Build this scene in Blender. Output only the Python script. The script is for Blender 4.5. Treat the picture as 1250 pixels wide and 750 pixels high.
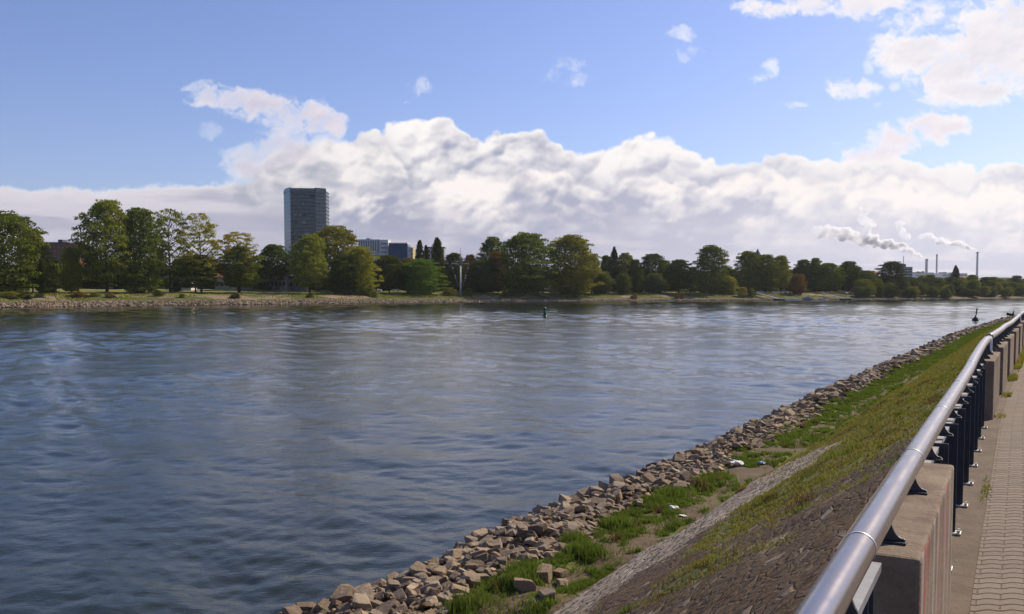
import bpy, bmesh, math, random
import numpy as np
from mathutils import Vector, Matrix, noise as mnoise
rad=math.radians
sc=bpy.context.scene
for o in list(bpy.data.objects): bpy.data.objects.remove(o)
col=sc.collection
# ------------------------------------------------------------------ camera
F=1100.;TILT=rad(3.2);H=6.0;PX=625.;PY=416.
cam=bpy.data.cameras.new('camera');co=bpy.data.objects.new('camera',cam);col.objects.link(co)
cam.sensor_width=36;cam.lens=F/1250*36;cam.shift_y=(PY-375)/1250
cam.clip_start=.05;cam.clip_end=20000
co.location=(0,0,H);co.rotation_euler=(rad(90)-TILT,0,0);sc.camera=co
sc.render.resolution_x=1024;sc.render.resolution_y=614
sc.view_settings.view_transform='Standard';sc.view_settings.look='None'
sc.view_settings.exposure=EXPO=0.34;sc.view_settings.gamma=1;sc.view_settings.use_curve_mapping=False
# ------------------------------------------------------------------ sun and sky
SUN_AZ,SUN_EL=52.,39.
def sun_vec():
    a,e=rad(SUN_AZ),rad(SUN_EL);return Vector((math.sin(a)*math.cos(e),math.cos(a)*math.cos(e),math.sin(e)))
L=bpy.data.lights.new('sun','SUN');L.energy=4.3;L.angle=rad(.55);L.color=(1,.89,.70)
so=bpy.data.objects.new('sun',L);col.objects.link(so);so.rotation_euler=(-sun_vec()).to_track_quat('-Z','Y').to_euler();so.location=(60,40,90)
def sm(a,b,x):
    t=np.clip((x-a)/(b-a),0,1); return t*t*(3-2*t)
def vnoise(x,y,seed):
    r=np.random.RandomState(seed).rand(256,256).astype(np.float32)
    xi=np.floor(x).astype(np.int32);yi=np.floor(y).astype(np.int32)
    u=x-xi;v=y-yi;u=u*u*u*(u*(u*6-15)+10);v=v*v*v*(v*(v*6-15)+10)
    a=r[yi&255,xi&255];b=r[yi&255,(xi+1)&255];c=r[(yi+1)&255,xi&255];d=r[(yi+1)&255,(xi+1)&255]
    return (a+(b-a)*u)*(1-v)+(c+(d-c)*u)*v
def fbm(x,y,seed,o=5,g=.5):
    s=0;a=1;t=0
    for k in range(o):
        ca,sa=math.cos(k*.7),math.sin(k*.7)
        s=s+a*vnoise((x*ca-y*sa)+k*17.3,(x*sa+y*ca)+k*9.1,seed+k);t+=a;a*=g;x=x*2.03;y=y*2.03
    return s/t
def worley(x,y,seed):
    R=np.random.RandomState(seed);jx=R.rand(256,256).astype(np.float32);jy=R.rand(256,256).astype(np.float32)
    xi=np.floor(x).astype(np.int32);yi=np.floor(y).astype(np.int32);m=np.full(x.shape,9.,np.float32)
    for dy in(-1,0,1):
        for dx in(-1,0,1):
            cx=xi+dx;cy=yi+dy
            d=(cx+jx[cy&255,cx&255]-x)**2+(cy+jy[cy&255,cx&255]-y)**2
            m=np.minimum(m,d)
    return m
def make_clouds(W=2400,H=900,AZ=60.,EL=45.):
    az=np.radians(np.linspace(-AZ,AZ,W,dtype=np.float32))[None,:].repeat(H,0)
    el=np.radians(np.linspace(-0.5,EL,H,dtype=np.float32))[:,None].repeat(W,1)
    T=math.radians(3.2)
    dx=np.sin(az)*np.cos(el);dy=np.cos(az)*np.cos(el);dz=np.sin(el)
    f=dy*math.cos(T)-dz*math.sin(T);u=dy*math.sin(T)+dz*math.cos(T)
    X=625+1100*dx/f;Y=416-1100*u/f
    rgb=np.ones((H,W,3),np.float32);A=np.zeros((H,W),np.float32)
    wx=(fbm(X/70,Y/70,11)-.5);wy=(fbm(X/70,Y/70,31)-.5)
    wx2=(fbm(X/16,Y/16,51,3)-.5);wy2=(fbm(X/16,Y/16,71,3)-.5)
    def billow(x,y,s,seed):
        h=0;hs=0;a=1;pm=.35+.75*sm(.35,.65,fbm(x/55,y/40,seed+60,3))
        for k in range(5):
            w=np.clip(worley(x/s+wx*1.0+wx2*.22*k+k*3.7,y/s*1.15+wy*1.0+wy2*.22*k,seed+k),0,1)
            h=h+a*(1-w)*(.6+.4*np.sqrt(np.clip(1-w,0,1)))*pm**(k*.8);a*=.47;s*=.5
            if k==2:hs=h+0
        return h,hs
    def over(col,a):
        nonlocal rgb,A
        rgb=rgb*(1-a[...,None])+col*a[...,None] if True else rgb
        A=A+(1-A)*a
    def shade(h,amp,lx,ly,dark,light,amb):
        gy,gx=np.gradient(h*amp)
        n=1/np.sqrt(gx*gx+gy*gy+1)
        l=np.clip((gx*-lx+gy*-ly+.55)*n,0,1.3)   # +gy = higher up in the sky
        l=np.clip(l*amb,0,1)
        return dark+(light-dark)*l[...,None]
    C=lambda r,g,b:np.array([(c/255.)**2.2 for c in(r,g,b)],np.float32)
    rt=sm(500,1150,X)[...,None]
    # ---- low grey band behind everything
    edge=np.interp(X,[-1300,-400,0,120,230,300,400,700,1000,1250,1700,2600],[215,222,227,226,223,221,200,250,250,240,215,200])
    fB=(Y-edge)+ (fbm(X/40,Y/16,5)-.5)*16+(fbm(X/9,Y/6,6,3)-.5)*7
    aB=sm(0,9,fB)
    str_=fbm(X/130,Y/17,15,5); lum=sm(.36,.66,str_)
    topl=np.exp(-np.clip(fB,0,400)/14.)
    l=np.clip(.25+.45*lum*sm(360,250,Y)+.45*topl,0,1)
    c=(C(150,153,180)*(1-l[...,None])+C(224,217,223)*l[...,None])
    c=c*(1-rt*.55)+C(214,208,222)*rt*.55+ .08*rt*l[...,None]
    over(c,aB)
    # ---- cumulus layers: outline tops
    def layer(pts,base,soft,s,seed,dark,light,rough=1.,fade=60,lf=None):
        xs=[p[0] for p in pts];ys=[p[1] for p in pts]
        Xw=X+wx*22*rough+wx2*7;Yw=Y+wy*22*rough+wy2*7
        top=np.interp(Xw,xs,ys)
        f1=Yw-top
        # distance-ish: min over shifted tops so that sides count too
        for d in(-24,-12,12,24):
            f1=np.minimum(f1,(Yw-np.interp(Xw+d,xs,ys))+abs(d)*.55+0)
        b,bs=billow(X,Y,s,seed)
        f=f1+(b-1.2)*11*rough
        a=sm(0,soft,f)*(1-sm(base-fade,base+fade*.6,Y+(fbm(X/60,Y/25,seed+90)-.5)*90))
        if lf: a=a*sm(lf[0],lf[1],X+(fbm(X/50,Y/30,seed+95)-.5)*110)
        dome=np.sqrt(np.clip(f1,0,90)/90.)*34
        h=dome+(bs*.8+b*.2)*s*.62
        for _ in range(6):
            h[1:-1]=(h[:-2]+h[1:-1]*2+h[2:])/4;h[:,1:-1]=(h[:,:-2]+h[:,1:-1]*2+h[:,2:])/4
        gy,gx=np.gradient(h)
        l=.50+.19*gx*1.0-.20*gy*-1.0*-1
        l=.62+.10*gx-.19*gy
        l=l+(fbm(X/30+wx*1.2,Y/20+wy*1.2,seed+70,5,.5)-.5)*1.15
        big=fbm(X/95,Y/60,seed+40,4)
        l=l+.04+(big-.5)*1.7*rough
        l=l+ .40*np.exp(-np.clip(f,0,300)/9.)
        l=l-.38*sm(base-75,base+15,Y)
        l=np.clip(l,0,1)
        l=l*l*(3-2*l)*.6+l*.4
        cc=dark*(1-l[...,None])+light*l[...,None]
        if lf:
            ao=.42*np.exp(-np.clip(-f,0,200)/13.)*(A>.5)*sm(lf[0],lf[1],X)
            rgb[...]=rgb*(1-ao[...,None])+dark*.95*ao[...,None]
        over(cc,a)
    W1=C(253,248,245);G1=C(168,168,190)
    Gr=C(198,198,215)*rt+C(152,156,182)*(1-rt)
    # far bank of cumulus
    layer([(-1300,230),(240,226),(300,212),(330,195),(400,180),(440,152),(480,146),(520,142),(548,137),(566,146),(585,166),(612,166),(640,159),(668,163),(690,182),(712,186),(742,181),(770,172),(800,166),(825,170),(850,184),(880,203),(905,204),(930,190),(980,192),(1020,190),(1060,186),(1085,182),(1120,200),(1180,206),(1225,198),(1260,188),(1400,170),(1600,190),(1900,150),(2600,160)],300,5,34,101,Gr,W1,1.,50,(300,400))
    # rounded grey-cored cumulus at left front
    layer([(-1300,222),(240,222),(290,205),(310,186),(350,168),(400,162),(440,166),(480,172),(510,196),(530,240),(560,330),(600,480),(2600,500)],252,14,26,201,C(164,168,184),C(246,240,238),.8,26,(285,345))
    layer([(-1300,250),(350,262),(420,238),(470,226),(520,222),(560,208),(620,214),(680,206),(740,232),(800,212),(860,222),(930,206),(1000,216),(1060,206),(1120,226),(1200,228),(1260,222),(1600,220),(2600,230)],290,12,22,301,Gr,C(252,244,240),1.1,40,(370,470))
    # streaks of grey at the base
    st=sm(.50,.72,fbm(X/110,Y/13,401,4))*sm(255,290,Y)*.5
    over(np.broadcast_to(C(150,153,180)*(1-rt)+C(196,196,214)*rt,rgb.shape),st*(1-.4*rt[...,0]))
    st=sm(.52,.75,fbm(X/70,Y/9,451,4))*sm(262,300,Y)*.42
    over(np.broadcast_to(C(205,196,206)*(1-rt)+C(240,230,232)*rt,rgb.shape),st)
    # ---- free blobs
    def blobs(lst,seed,soft,light,dark,er=1.,amax=1.):
        x0=min(c[0]-c[2]*2-40 for c in lst);x1=max(c[0]+c[2]*2+40 for c in lst)
        y0=min(c[1]-c[3]*2-40 for c in lst);y1=max(c[1]+c[3]*2+40 for c in lst)
        ok=(X>x0)&(X<x1)&(Y>y0)&(Y<y1)
        r=np.where(ok.any(1))[0];q=np.where(ok.any(0))[0]
        S=(slice(r[0],r[-1]+1),slice(q[0],q[-1]+1))
        x=X[S];y=Y[S]
        g=np.full(x.shape,-9.,np.float32)
        Xw=x+wx[S]*26+wx2[S]*9;Yw=y+wy[S]*20+wy2[S]*8
        for cx,cy,rx,ry in lst:
            d=((Xw-cx)/rx)**2+((Yw-cy)/ry)**2
            g=np.maximum(g,1-d)
        n=fbm(x/26+wx2[S]*.8,y/19+wy2[S]*.8,seed,6,.62)
        v=g+.12+(n-.5)*3.6*er
        a=sm(-.15,soft*2.,v)*sm(-.9,.1,g)*amax
        gy,gx=np.gradient(fbm(x/20,y/15,seed+3,3,.4)*9)
        l=np.clip(.66+.16*gx-.24*gy-(.4*sm(.3,1.1,g)),0,1)
        col=dark*(1-l[...,None])+light*l[...,None]
        rgb[S]=rgb[S]*(1-a[...,None])+col*a[...,None]
        A[S]=A[S]+(1-A[S])*a
    blobs([(255,119,36,15),(285,124,40,17),(320,129,48,19),(355,137,50,22),(388,150,34,20)],501,.55,C(238,228,236),C(196,192,212),.75)
    blobs([(335,182,50,26),(308,190,34,20),(300,210,30,16)],511,.8,C(236,226,232),C(190,186,204),.7,.9)
    blobs([(258,163,12,10)],521,1.6,C(215,218,238),C(205,208,230),1.,.5)
    blobs([(499,108,13,15),(512,104,14,9)],531,1.3,C(225,226,242),C(205,210,235),1.5,.8)
    blobs([(693,82,22,10),(705,98,26,9),(672,90,14,7)],541,1.6,C(225,230,246),C(210,218,242),1.7,.75)
    blobs([(840,63,28,14),(833,42,20,9)],551,1.4,C(232,236,250),C(215,222,246),1.7,.8)
    blobs([(943,80,18,13),(920,95,15,7),(972,132,16,6)],561,1.3,C(240,242,250),C(220,226,246),1.6,.85)
    blobs([(1041,105,32,16)],571,.9,C(250,246,248),C(232,230,242),1.4)
    blobs([(1065,130,14,5),(1062,78,7,11),(1085,87,9,7),(1095,105,6,10)],581,1.5,C(245,244,250),C(225,230,246),1.2,.7)
    blobs([(935,8,34,14),(990,2,60,14),(1060,6,60,18),(1110,16,40,20)],591,.6,C(252,246,248),C(228,224,236),.9)
    blobs([(1120,60,50,28),(1160,85,56,34),(1210,60,75,65),(1250,20,70,60),(1190,112,70,20),(1290,90,70,60),(1400,40,120,90),(1560,60,150,80)],601,.45,C(255,250,248),C(222,218,230),.8)
    blobs([(1150,128,32,8)],611,1.,C(252,246,246),C(232,228,238),1.)
    blobs([(1135,160,42,22),(1160,158,32,14),(1100,172,48,18),(1075,186,50,16)],621,.55,C(255,246,246),C(228,220,230),.8)
    # clouds elsewhere in the sky, out of the picture
    n=fbm(X/220,Y/120,701,6,.55)
    v=sm(.56,.68,n)*sm(-60,-200,Y)
    over(np.broadcast_to(C(228,226,236),rgb.shape),v*.85)
    return rgb,np.clip(A,0,1)
world=bpy.data.worlds.new('World');sc.world=world;world.use_nodes=True
def build_world():
    nt=world.node_tree;nt.nodes.clear();N=nt.nodes.new;K=nt.links.new
    out=N('ShaderNodeOutputWorld')
    sky=N('ShaderNodeTexSky');sky.sky_type='NISHITA';sky.sun_disc=False
    sky.sun_elevation=rad(SUN_EL);sky.sun_rotation=rad(SUN_AZ);sky.air_density=1.0;sky.dust_density=.9;sky.ozone_density=2.0;sky.altitude=100
    b1=N('ShaderNodeBackground');b1.inputs[1].default_value=.108
    tn=N('ShaderNodeMix');tn.data_type='RGBA';tn.blend_type='MULTIPLY';tn.inputs[0].default_value=1;tn.inputs[7].default_value=(.72,.745,1.0,1);K(sky.outputs[0],tn.inputs[6]);K(tn.outputs[2],b1.inputs[0])
    rgb,A=make_clouds()
    Hh,Ww=A.shape
    fade=sm(Hh,Hh*.85,np.arange(Hh))[:,None]
    px=np.ones((Hh,Ww,4),np.float32);px[...,:3]=rgb;px[...,3]=A*fade
    im=bpy.data.images.new('cloud_field',Ww,Hh,alpha=True,float_buffer=True);im.alpha_mode='CHANNEL_PACKED'
    im.pixels.foreach_set(px.ravel());im.update();im.pack()
    tc=N('ShaderNodeTexCoord');sp=N('ShaderNodeSeparateXYZ');K(tc.outputs['Generated'],sp.inputs[0])
    def M(op,a,b=None):
        n=N('ShaderNodeMath');n.operation=op
        for i,v in enumerate((a,b)):
            if v is None:continue
            if isinstance(v,(int,float)):n.inputs[i].default_value=v
            else:K(v,n.inputs[i])
        return n.outputs[0]
    az=M('ARCTAN2',sp.outputs[0],sp.outputs[1]);el=M('ARCSINE',sp.outputs[2])
    u=M('ADD',M('MULTIPLY',az,1/rad(120.)),.5)
    v=M('DIVIDE',M('ADD',el,rad(.5)),rad(45.5))
    cb=N('ShaderNodeCombineXYZ');K(u,cb.inputs[0]);K(M('MINIMUM',M('MAXIMUM',v,.002),.999),cb.inputs[1])
    ti=N('ShaderNodeTexImage');ti.image=im;ti.extension='MIRROR';ti.interpolation='Linear';K(cb.outputs[0],ti.inputs[0])
    b2=N('ShaderNodeBackground');b2.inputs[1].default_value=.83;K(ti.outputs[0],b2.inputs[0])
    mx=N('ShaderNodeMixShader');front=M('LESS_THAN',M('ABSOLUTE',az),rad(85.));K(M('MULTIPLY',ti.outputs[1],front),mx.inputs[0]);K(b1.outputs[0],mx.inputs[1]);K(b2.outputs[0],mx.inputs[2])
    K(mx.outputs[0],out.inputs[0])
build_world()
# ------------------------------------------------------------------ helpers
def G(px,py,z):
    a=(px-PX)/F;b=(PY-py)/F
    t=(z-H)/(-math.sin(TILT)+b*math.cos(TILT))
    return a*t,(math.cos(TILT)+b*math.sin(TILT))*t
def at(px,Y,py):
    """world point on the photo ray through (px,py) at forward distance Y"""
    a=(px-PX)/F;b=(PY-py)/F;t=Y/(math.cos(TILT)+b*math.sin(TILT))
    return a*t,H+(-math.sin(TILT)+b*math.cos(TILT))*t
def proj(x,y,z):
    d=y*math.cos(TILT)-(z-H)*math.sin(TILT);v=y*math.sin(TILT)+(z-H)*math.cos(TILT)
    return PX+F*x/d,PY-F*v/d
def tag(o,label=None,cat=None,group=None,kind=None):
    if label:o['label']=label
    if cat:o['category']=cat
    if group:o['group']=group
    if kind:o['kind']=kind
    return o
def empty(name,loc,rz=0,label=None,cat=None,group=None):
    o=bpy.data.objects.new(name,None);col.objects.link(o);o.location=loc;o.rotation_euler=(0,0,rz);o.empty_display_size=.2
    return tag(o,label,cat,group)
def link(name,me,parent=None,mat=None):
    if mat is not None and not me.materials:me.materials.append(mat)
    o=bpy.data.objects.new(name,me);col.objects.link(o)
    if parent is not None:o.parent=parent
    return o
def npmesh(name,V,Fc,mat=None,smooth=False,uv=None):
    V=np.asarray(V,np.float32);Fc=np.asarray(Fc,np.int32);me=bpy.data.meshes.new(name)
    n,k=Fc.shape
    me.vertices.add(len(V));me.vertices.foreach_set('co',V.ravel())
    me.loops.add(n*k);me.loops.foreach_set('vertex_index',Fc.ravel())
    me.polygons.add(n);me.polygons.foreach_set('loop_start',np.arange(0,n*k,k,dtype=np.int32));me.polygons.foreach_set('loop_total',np.full(n,k,np.int32))
    me.polygons.foreach_set('use_smooth',np.full(n,smooth,bool))
    if uv is not None:
        l=me.uv_layers.new(name='UVMap');l.data.foreach_set('uv',np.asarray(uv,np.float32)[Fc.ravel()].ravel())
    me.update(calc_edges=True)
    if mat:me.materials.append(mat)
    return me
def gridfaces(r,c):
    i=np.arange(r*c).reshape(r,c)
    return np.stack([i[:-1,:-1],i[:-1,1:],i[1:,1:],i[1:,:-1]],-1).reshape(-1,4)
class MB:
    """collects boxes, tubes and prisms, builds ONE mesh"""
    def __init__(s):s.bm=bmesh.new()
    def box(s,x0,x1,y0,y1,z0,z1,bev=0):
        r=bmesh.ops.create_cube(s.bm,size=1)['verts']
        for v in r:v.co=Vector(((x0+x1)/2+v.co.x*(x1-x0),(y0+y1)/2+v.co.y*(y1-y0),(z0+z1)/2+v.co.z*(z1-z0)))
        if bev:
            es=list({e for v in r for e in v.link_edges});bmesh.ops.bevel(s.bm,geom=es,offset=bev,segments=2,affect='EDGES',profile=.6)
        return s
    def tube(s,pts,rs,n=10,cap=True):
        if not hasattr(rs,'__len__'):rs=[rs]*len(pts)
        P=[Vector(p) for p in pts];rings=[]
        for i,p in enumerate(P):
            d=(P[min(i+1,len(P)-1)]-P[max(i-1,0)]).normalized()
            up=Vector((0,0,1)) if abs(d.z)<.9 else Vector((1,0,0))
            a=d.cross(up).normalized();b=d.cross(a)
            rings.append([s.bm.verts.new(p+(a*math.cos(t)+b*math.sin(t))*rs[i]) for t in [2*math.pi*k/n for k in range(n)]])
        for A,B in zip(rings,rings[1:]):
            for k in range(n):s.bm.faces.new((A[k],A[(k+1)%n],B[(k+1)%n],B[k]))
        if cap:
            s.bm.faces.new(rings[0][::-1]);s.bm.faces.new(rings[-1])
        return s
    def prism(s,poly,z0,z1):
        a=[s.bm.verts.new((x,y,z0)) for x,y in poly];b=[s.bm.verts.new((x,y,z1)) for x,y in poly];n=len(poly)
        s.bm.faces.new(a[::-1]);s.bm.faces.new(b)
        for i in range(n):s.bm.faces.new((a[i],a[(i+1)%n],b[(i+1)%n],b[i]))
        return s
    def extr(s,poly3,vec):
        a=[s.bm.verts.new(p) for p in poly3];b=[s.bm.verts.new(Vector(p)+Vector(vec)) for p in poly3];n=len(a)
        s.bm.faces.new(a[::-1]);s.bm.faces.new(b)
        for i in range(n):s.bm.faces.new((a[i],a[(i+1)%n],b[(i+1)%n],b[i]))
        return s
    def roof(s,x0,x1,y0,y1,z0,z1,hip=0):
        v=[s.bm.verts.new(p) for p in((x0,y0,z0),(x1,y0,z0),(x1,y1,z0),(x0,y1,z0),(x0+hip,(y0+y1)/2,z1),(x1-hip,(y0+y1)/2,z1))]
        for f in((0,1,5,4),(1,2,5),(2,3,4,5),(3,0,4),(3,2,1,0)):s.bm.faces.new([v[i] for i in f])
        return s
    def build(s,name,mat,parent=None,smooth=False):
        bmesh.ops.recalc_face_normals(s.bm,faces=s.bm.faces)
        me=bpy.data.meshes.new(name);s.bm.to_mesh(me);s.bm.free()
        if smooth:me.polygons.foreach_set('use_smooth',np.ones(len(me.polygons),bool))
        if mat:me.materials.append(mat)
        return link(name,me,parent)
# ---- node helper
class NT:
    def __init__(s,name):
        s.m=bpy.data.materials.new(name);s.m.use_nodes=True;s.t=s.m.node_tree;s.t.nodes.clear();s.out=s.t.nodes.new('ShaderNodeOutputMaterial')
    def n(s,ty,**k):
        x=s.t.nodes.new(ty)
        for a,b in k.items():setattr(x,a,b)
        return x
    def l(s,a,b):s.t.links.new(a,b)
    def set(s,sock,v):
        if v is None:return
        if hasattr(v,'is_output'):s.l(v,sock)
        elif isinstance(v,(tuple,list)) and len(v)==3 and sock.type=='RGBA':sock.default_value=(*v,1)
        else:sock.default_value=v
    def math(s,op,a,b=None,c=None,clamp=False):
        x=s.n('ShaderNodeMath',operation=op,use_clamp=clamp)
        for i,v in enumerate((a,b,c)):s.set(x.inputs[i],v)
        return x.outputs[0]
    def coord(s,kind='Object'):return s.n('ShaderNodeTexCoord').outputs[kind]
    def map(s,vec,scale=(1,1,1),rot=(0,0,0),loc=(0,0,0)):
        x=s.n('ShaderNodeMapping');s.l(vec,x.inputs[0]);x.inputs['Scale'].default_value=scale;x.inputs['Rotation'].default_value=rot;x.inputs['Location'].default_value=loc;return x.outputs[0]
    def noise(s,vec,scale,detail=4,rough=.55,dist=0.):
        x=s.n('ShaderNodeTexNoise');s.set(x.inputs['Vector'],vec);x.inputs['Scale'].default_value=scale;x.inputs['Detail'].default_value=detail;x.inputs['Roughness'].default_value=rough;x.inputs['Distortion'].default_value=dist;return x.outputs[0]
    def vor(s,vec,scale,feature='F1',out=0,rnd=1.):
        x=s.n('ShaderNodeTexVoronoi',feature=feature);s.set(x.inputs['Vector'],vec);x.inputs['Scale'].default_value=scale;x.inputs['Randomness'].default_value=rnd;return x.outputs[out]
    def ramp(s,f,stops):
        x=s.n('ShaderNodeValToRGB');s.l(f,x.inputs[0]);e=x.color_ramp.elements
        while len(e)<len(stops):e.new(.5)
        for i,(p,c) in enumerate(stops):
            e[i].position=p;e[i].color=(*c,1) if isinstance(c,(tuple,list)) else (c,c,c,1)
        return x.outputs[0]
    def rng(s,f,a,b,c=0.,d=1.):
        x=s.n('ShaderNodeMapRange');s.set(x.inputs[0],f)
        for i,v in enumerate((a,b,c,d)):x.inputs[i+1].default_value=v
        return x.outputs[0]
    def mix(s,f,a,b,mode='MIX'):
        x=s.n('ShaderNodeMix',data_type='RGBA',blend_type=mode);s.set(x.inputs[0],f);s.set(x.inputs[6],a);s.set(x.inputs[7],b);return x.outputs[2]
    def bump(s,h,strength=.5,dist=.05,normal=None):
        x=s.n('ShaderNodeBump');s.l(h,x.inputs['Height']);x.inputs['Strength'].default_value=strength;x.inputs['Distance'].default_value=dist
        if normal:s.l(normal,x.inputs['Normal'])
        return x.outputs[0]
    def bsdf(s,color,rough=.8,metal=0.,spec=.5,normal=None,link=True,**k):
        x=s.n('ShaderNodeBsdfPrincipled');s.set(x.inputs['Base Color'],color);s.set(x.inputs['Roughness'],rough);s.set(x.inputs['Metallic'],metal);x.inputs['Specular IOR Level'].default_value=spec
        for a,b in k.items():s.set(x.inputs[a.replace('_',' ')],b)
        if normal is not None:s.l(normal,x.inputs['Normal'])
        if link:s.l(x.outputs[0],s.out.inputs[0])
        return x.outputs[0]
def simple(name,c,rough=.7,metal=0,spec=.4,var=.12,scale=3.,bump=0):
    n=NT(name);v=n.noise(n.coord(),scale,5);f=n.rng(v,.25,.75,1-var,1+var)
    cc=n.mix(1.,c,n.mix(0.,f,f),'MULTIPLY')
    n.bsdf(cc,rough,metal,spec,normal=n.bump(v,bump,.02) if bump else None);return n.m
# ------------------------------------------------------------------ plan of the near bank (rail line, toe, waterline)
_RY=np.array([-40,3.06,4.75,11.75,16,107,163,260,400,900.]);_RX=[-22.5,1.41,2.35,6.30]
for a,b,sl in((11.75,16,.59),(16,107,.597),(107,163,.65),(163,260,.78),(260,400,1.0),(400,900,1.3)):_RX.append(_RX[-1]+(b-a)*sl)
_RX=np.array(_RX)
_RYd=np.linspace(-40,900,9401);_RXd=np.interp(_RYd,_RY,_RX);_k=np.ones(25)/25
_RXs=_RXd.copy();_RXs[60:-60]=np.convolve(_RXd,_k,'same')[60:-60]
def Rl(Y):return np.interp(Y,_RYd,_RXs)
CP=math.cos(rad(29.6))
def Woff(Y):return -np.interp(Y,[-40,16,34,107,163,900],[12.9,12.5,12.1,11.8,11.6,11.6])
def nz(x,y,s,seed,o=4):return fbm(np.asarray(x,np.float64)/s+50,np.asarray(y,np.float64)/s+50,seed,o)-.5
def near_z(X,Y):
    X=np.asarray(X,float);Y=np.asarray(Y,float);off=X-Rl(Y);W=Woff(Y)+nz(X,Y,3.5,901,3)*1.3
    xs=[-40,-3.0,0,3.3,5.3,6.0,11.9,12.0,14,80]  # relative handled below
    z=np.where(off>-.62,4.22,0.)
    sl=4.18+(off+.62)*(3.18/6.23)
    z=np.where((off<=-.62)&(off>-6.85),sl+nz(X,Y,3.2,909,3)*.16+nz(X,Y,1.1,911)*.14+nz(X,Y,.3,917,3)*.06,z)
    b=1.0+nz(X,Y,1.3,921)*.28+nz(X,Y,.35,925,3)*.08
    z=np.where((off<=-6.85),b,z)
    t=np.clip((off+8.9)/(W+8.9),0,None)
    lo=b*(1-np.clip(t,0,1)**1.3)-.12*np.clip(t,0,1)+np.where(t>1,-(t-1)*1.6,0)
    z=np.where(off<-8.9,lo,z)
    tw=np.exp(-((off+6.85)/.25)**2)*.0
    return z-tw
def near_zones(X,Y):
    """0..1 cover: green grass, pale bare stone, bare soil"""
    p=(X-Rl(Y));n1=nz(X,Y,2.2,931,5);n2=nz(X,Y,.7,935,4)
    up=p>-6.85
    # slope: distance up the bank 0 (toe) .. 6.2 (rail)
    u=p+6.85
    pu=np.clip(1.7+.24*(Y-13),1.5,2.9);pale=sm(.0,.25,u)*sm(.5,-.4,u-pu+n1*1.6)*sm(25,20,Y+n1*6)
    pale=np.maximum(pale,sm(.55,.7,nz(X,Y,7,941,2)+.5)*sm(1.3,.5,u)*sm(.0,.2,u)*sm(30,36,Y)*sm(75,60,Y)*.9)
    # grass line: bare soil near the camera and near the rail
    gl=np.interp(u,[0,1.5,2.5,3.5,4.5,5.5,6.2],[22,20.5,13.0,10.6,11.0,12.0,12.6])
    g=sm(-1.6,1.8,Y-gl+n1*5+n2*3)*(1-.95*pale)
    g=g*(.45+.55*sm(-.12,.1,n2+ (Y-14)*.012))
    # bottom berm
    v=-(p+6.85)
    path=np.exp(-((v-.50-n1*1.2)/.30)**2)
    gb=sm(-.14,.06,n1+n2*.6+.08)*(1-.9*path)*sm(2.7,2.1,v+n2*1.4)*(.12+.88*sm(12,17.5,Y))
    gb=np.maximum(gb,sm(28,42,Y)*(1-path*sm(75,50,Y))*sm(3.2,2.2,v))
    gr=np.where(up,g,gb)*np.where(p>-.7,0.,1.)
    pale=np.where(up,pale,0);soil=np.where(up,0,1)
    return gr,pale,soil
# ------------------------------------------------------------------ plan of the far bank
_sh=[G(px,py,0) for px,py in((0,375.8),(100,374.5),(200,373.2),(300,372.2),(410,370.9),(550,369.2),(700,368.1),(800,367.4),(920,366.7),(1020,366.1),(1100,365.5),(1250,364.2))]
_l0=_sh[0];_sh=[(_l0[0]-math.sin(rad(34))*d,_l0[1]-math.cos(rad(34))*d) for d in(900,600,380,220,100,45)]+_sh
_r0=_sh[-1];_sh=_sh+[(_r0[0]+math.sin(rad(60))*d,_r0[1]+math.cos(rad(60))*d) for d in(60,140,300,600,1200,2600)]
_sh=np.array(_sh);_sl=np.concatenate([[0],np.cumsum(np.hypot(*np.diff(_sh,axis=0).T))])
_ss=np.unique(np.concatenate([np.linspace(0,_sl[-1],260),np.linspace(820,_sl[-1]-2200,520)]))
_fx=np.interp(_ss,_sl,_sh[:,0]);_fy=np.interp(_ss,_sl,_sh[:,1])
def _smooth(a,n=9):
    b=a.copy()
    for _ in range(n):b[1:-1]=(b[:-2]+b[1:-1]*2+b[2:])/4
    return b
_fx=_smooth(_fx,14);_fy=_smooth(_fy,14)
_fx+=nz(_ss,_ss*0,14,961,3)*3.;_fy+=nz(_ss,_ss*0+9,14,965,3)*3.
_nb=np.radians(np.interp(_ss,[0,_sl[6],_sl[12],_sl[17],_sl[-1]],[-48,-42,-36,-32,-30]))
_v=np.concatenate([np.linspace(-8,0,5),np.linspace(.6,30,44),np.linspace(32,120,40),np.linspace(130,400,20),[500,700,1000,1500,2200,3200,4500,6500]])
_lr=sm(_sl[8],_sl[14],_ss)  # 0 left .. 1 right
_vL=np.interp(_v,[-8,0,3,6,14,22,35,55,80,110,300,6500],[-2.5,-.05,1.0,1.9,3.2,4.1,4.8,5.4,6.5,7.1,7.2,6.5])
_vM=np.interp(_v,[-8,0,5,12,20,30,60,100,300,6500],[-2.5,-.05,.9,2.4,3.8,4.4,5.0,5.6,6,6.5])
_z=_vL[None,:]*(1-_lr[:,None])+_vM[None,:]*_lr[:,None]
FX=_fx[:,None]+np.sin(_nb)[:,None]*_v[None,:];FY=_fy[:,None]+np.cos(_nb)[:,None]*_v[None,:]
_am=np.clip(_v/6,0,1)[None,:]*np.clip(1.4-_v/200,.15,1)[None,:]
FZ=_z+_am*(nz(FX,FY,9,971,4)*.9+nz(FX,FY,2.2,975,3)*.3)
def far_zv(X,Y):
    d=(FX-X)**2+(FY-Y)**2;i=np.unravel_index(np.argmin(d),d.shape);return float(FZ[i]),float(_v[i[1]])
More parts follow.
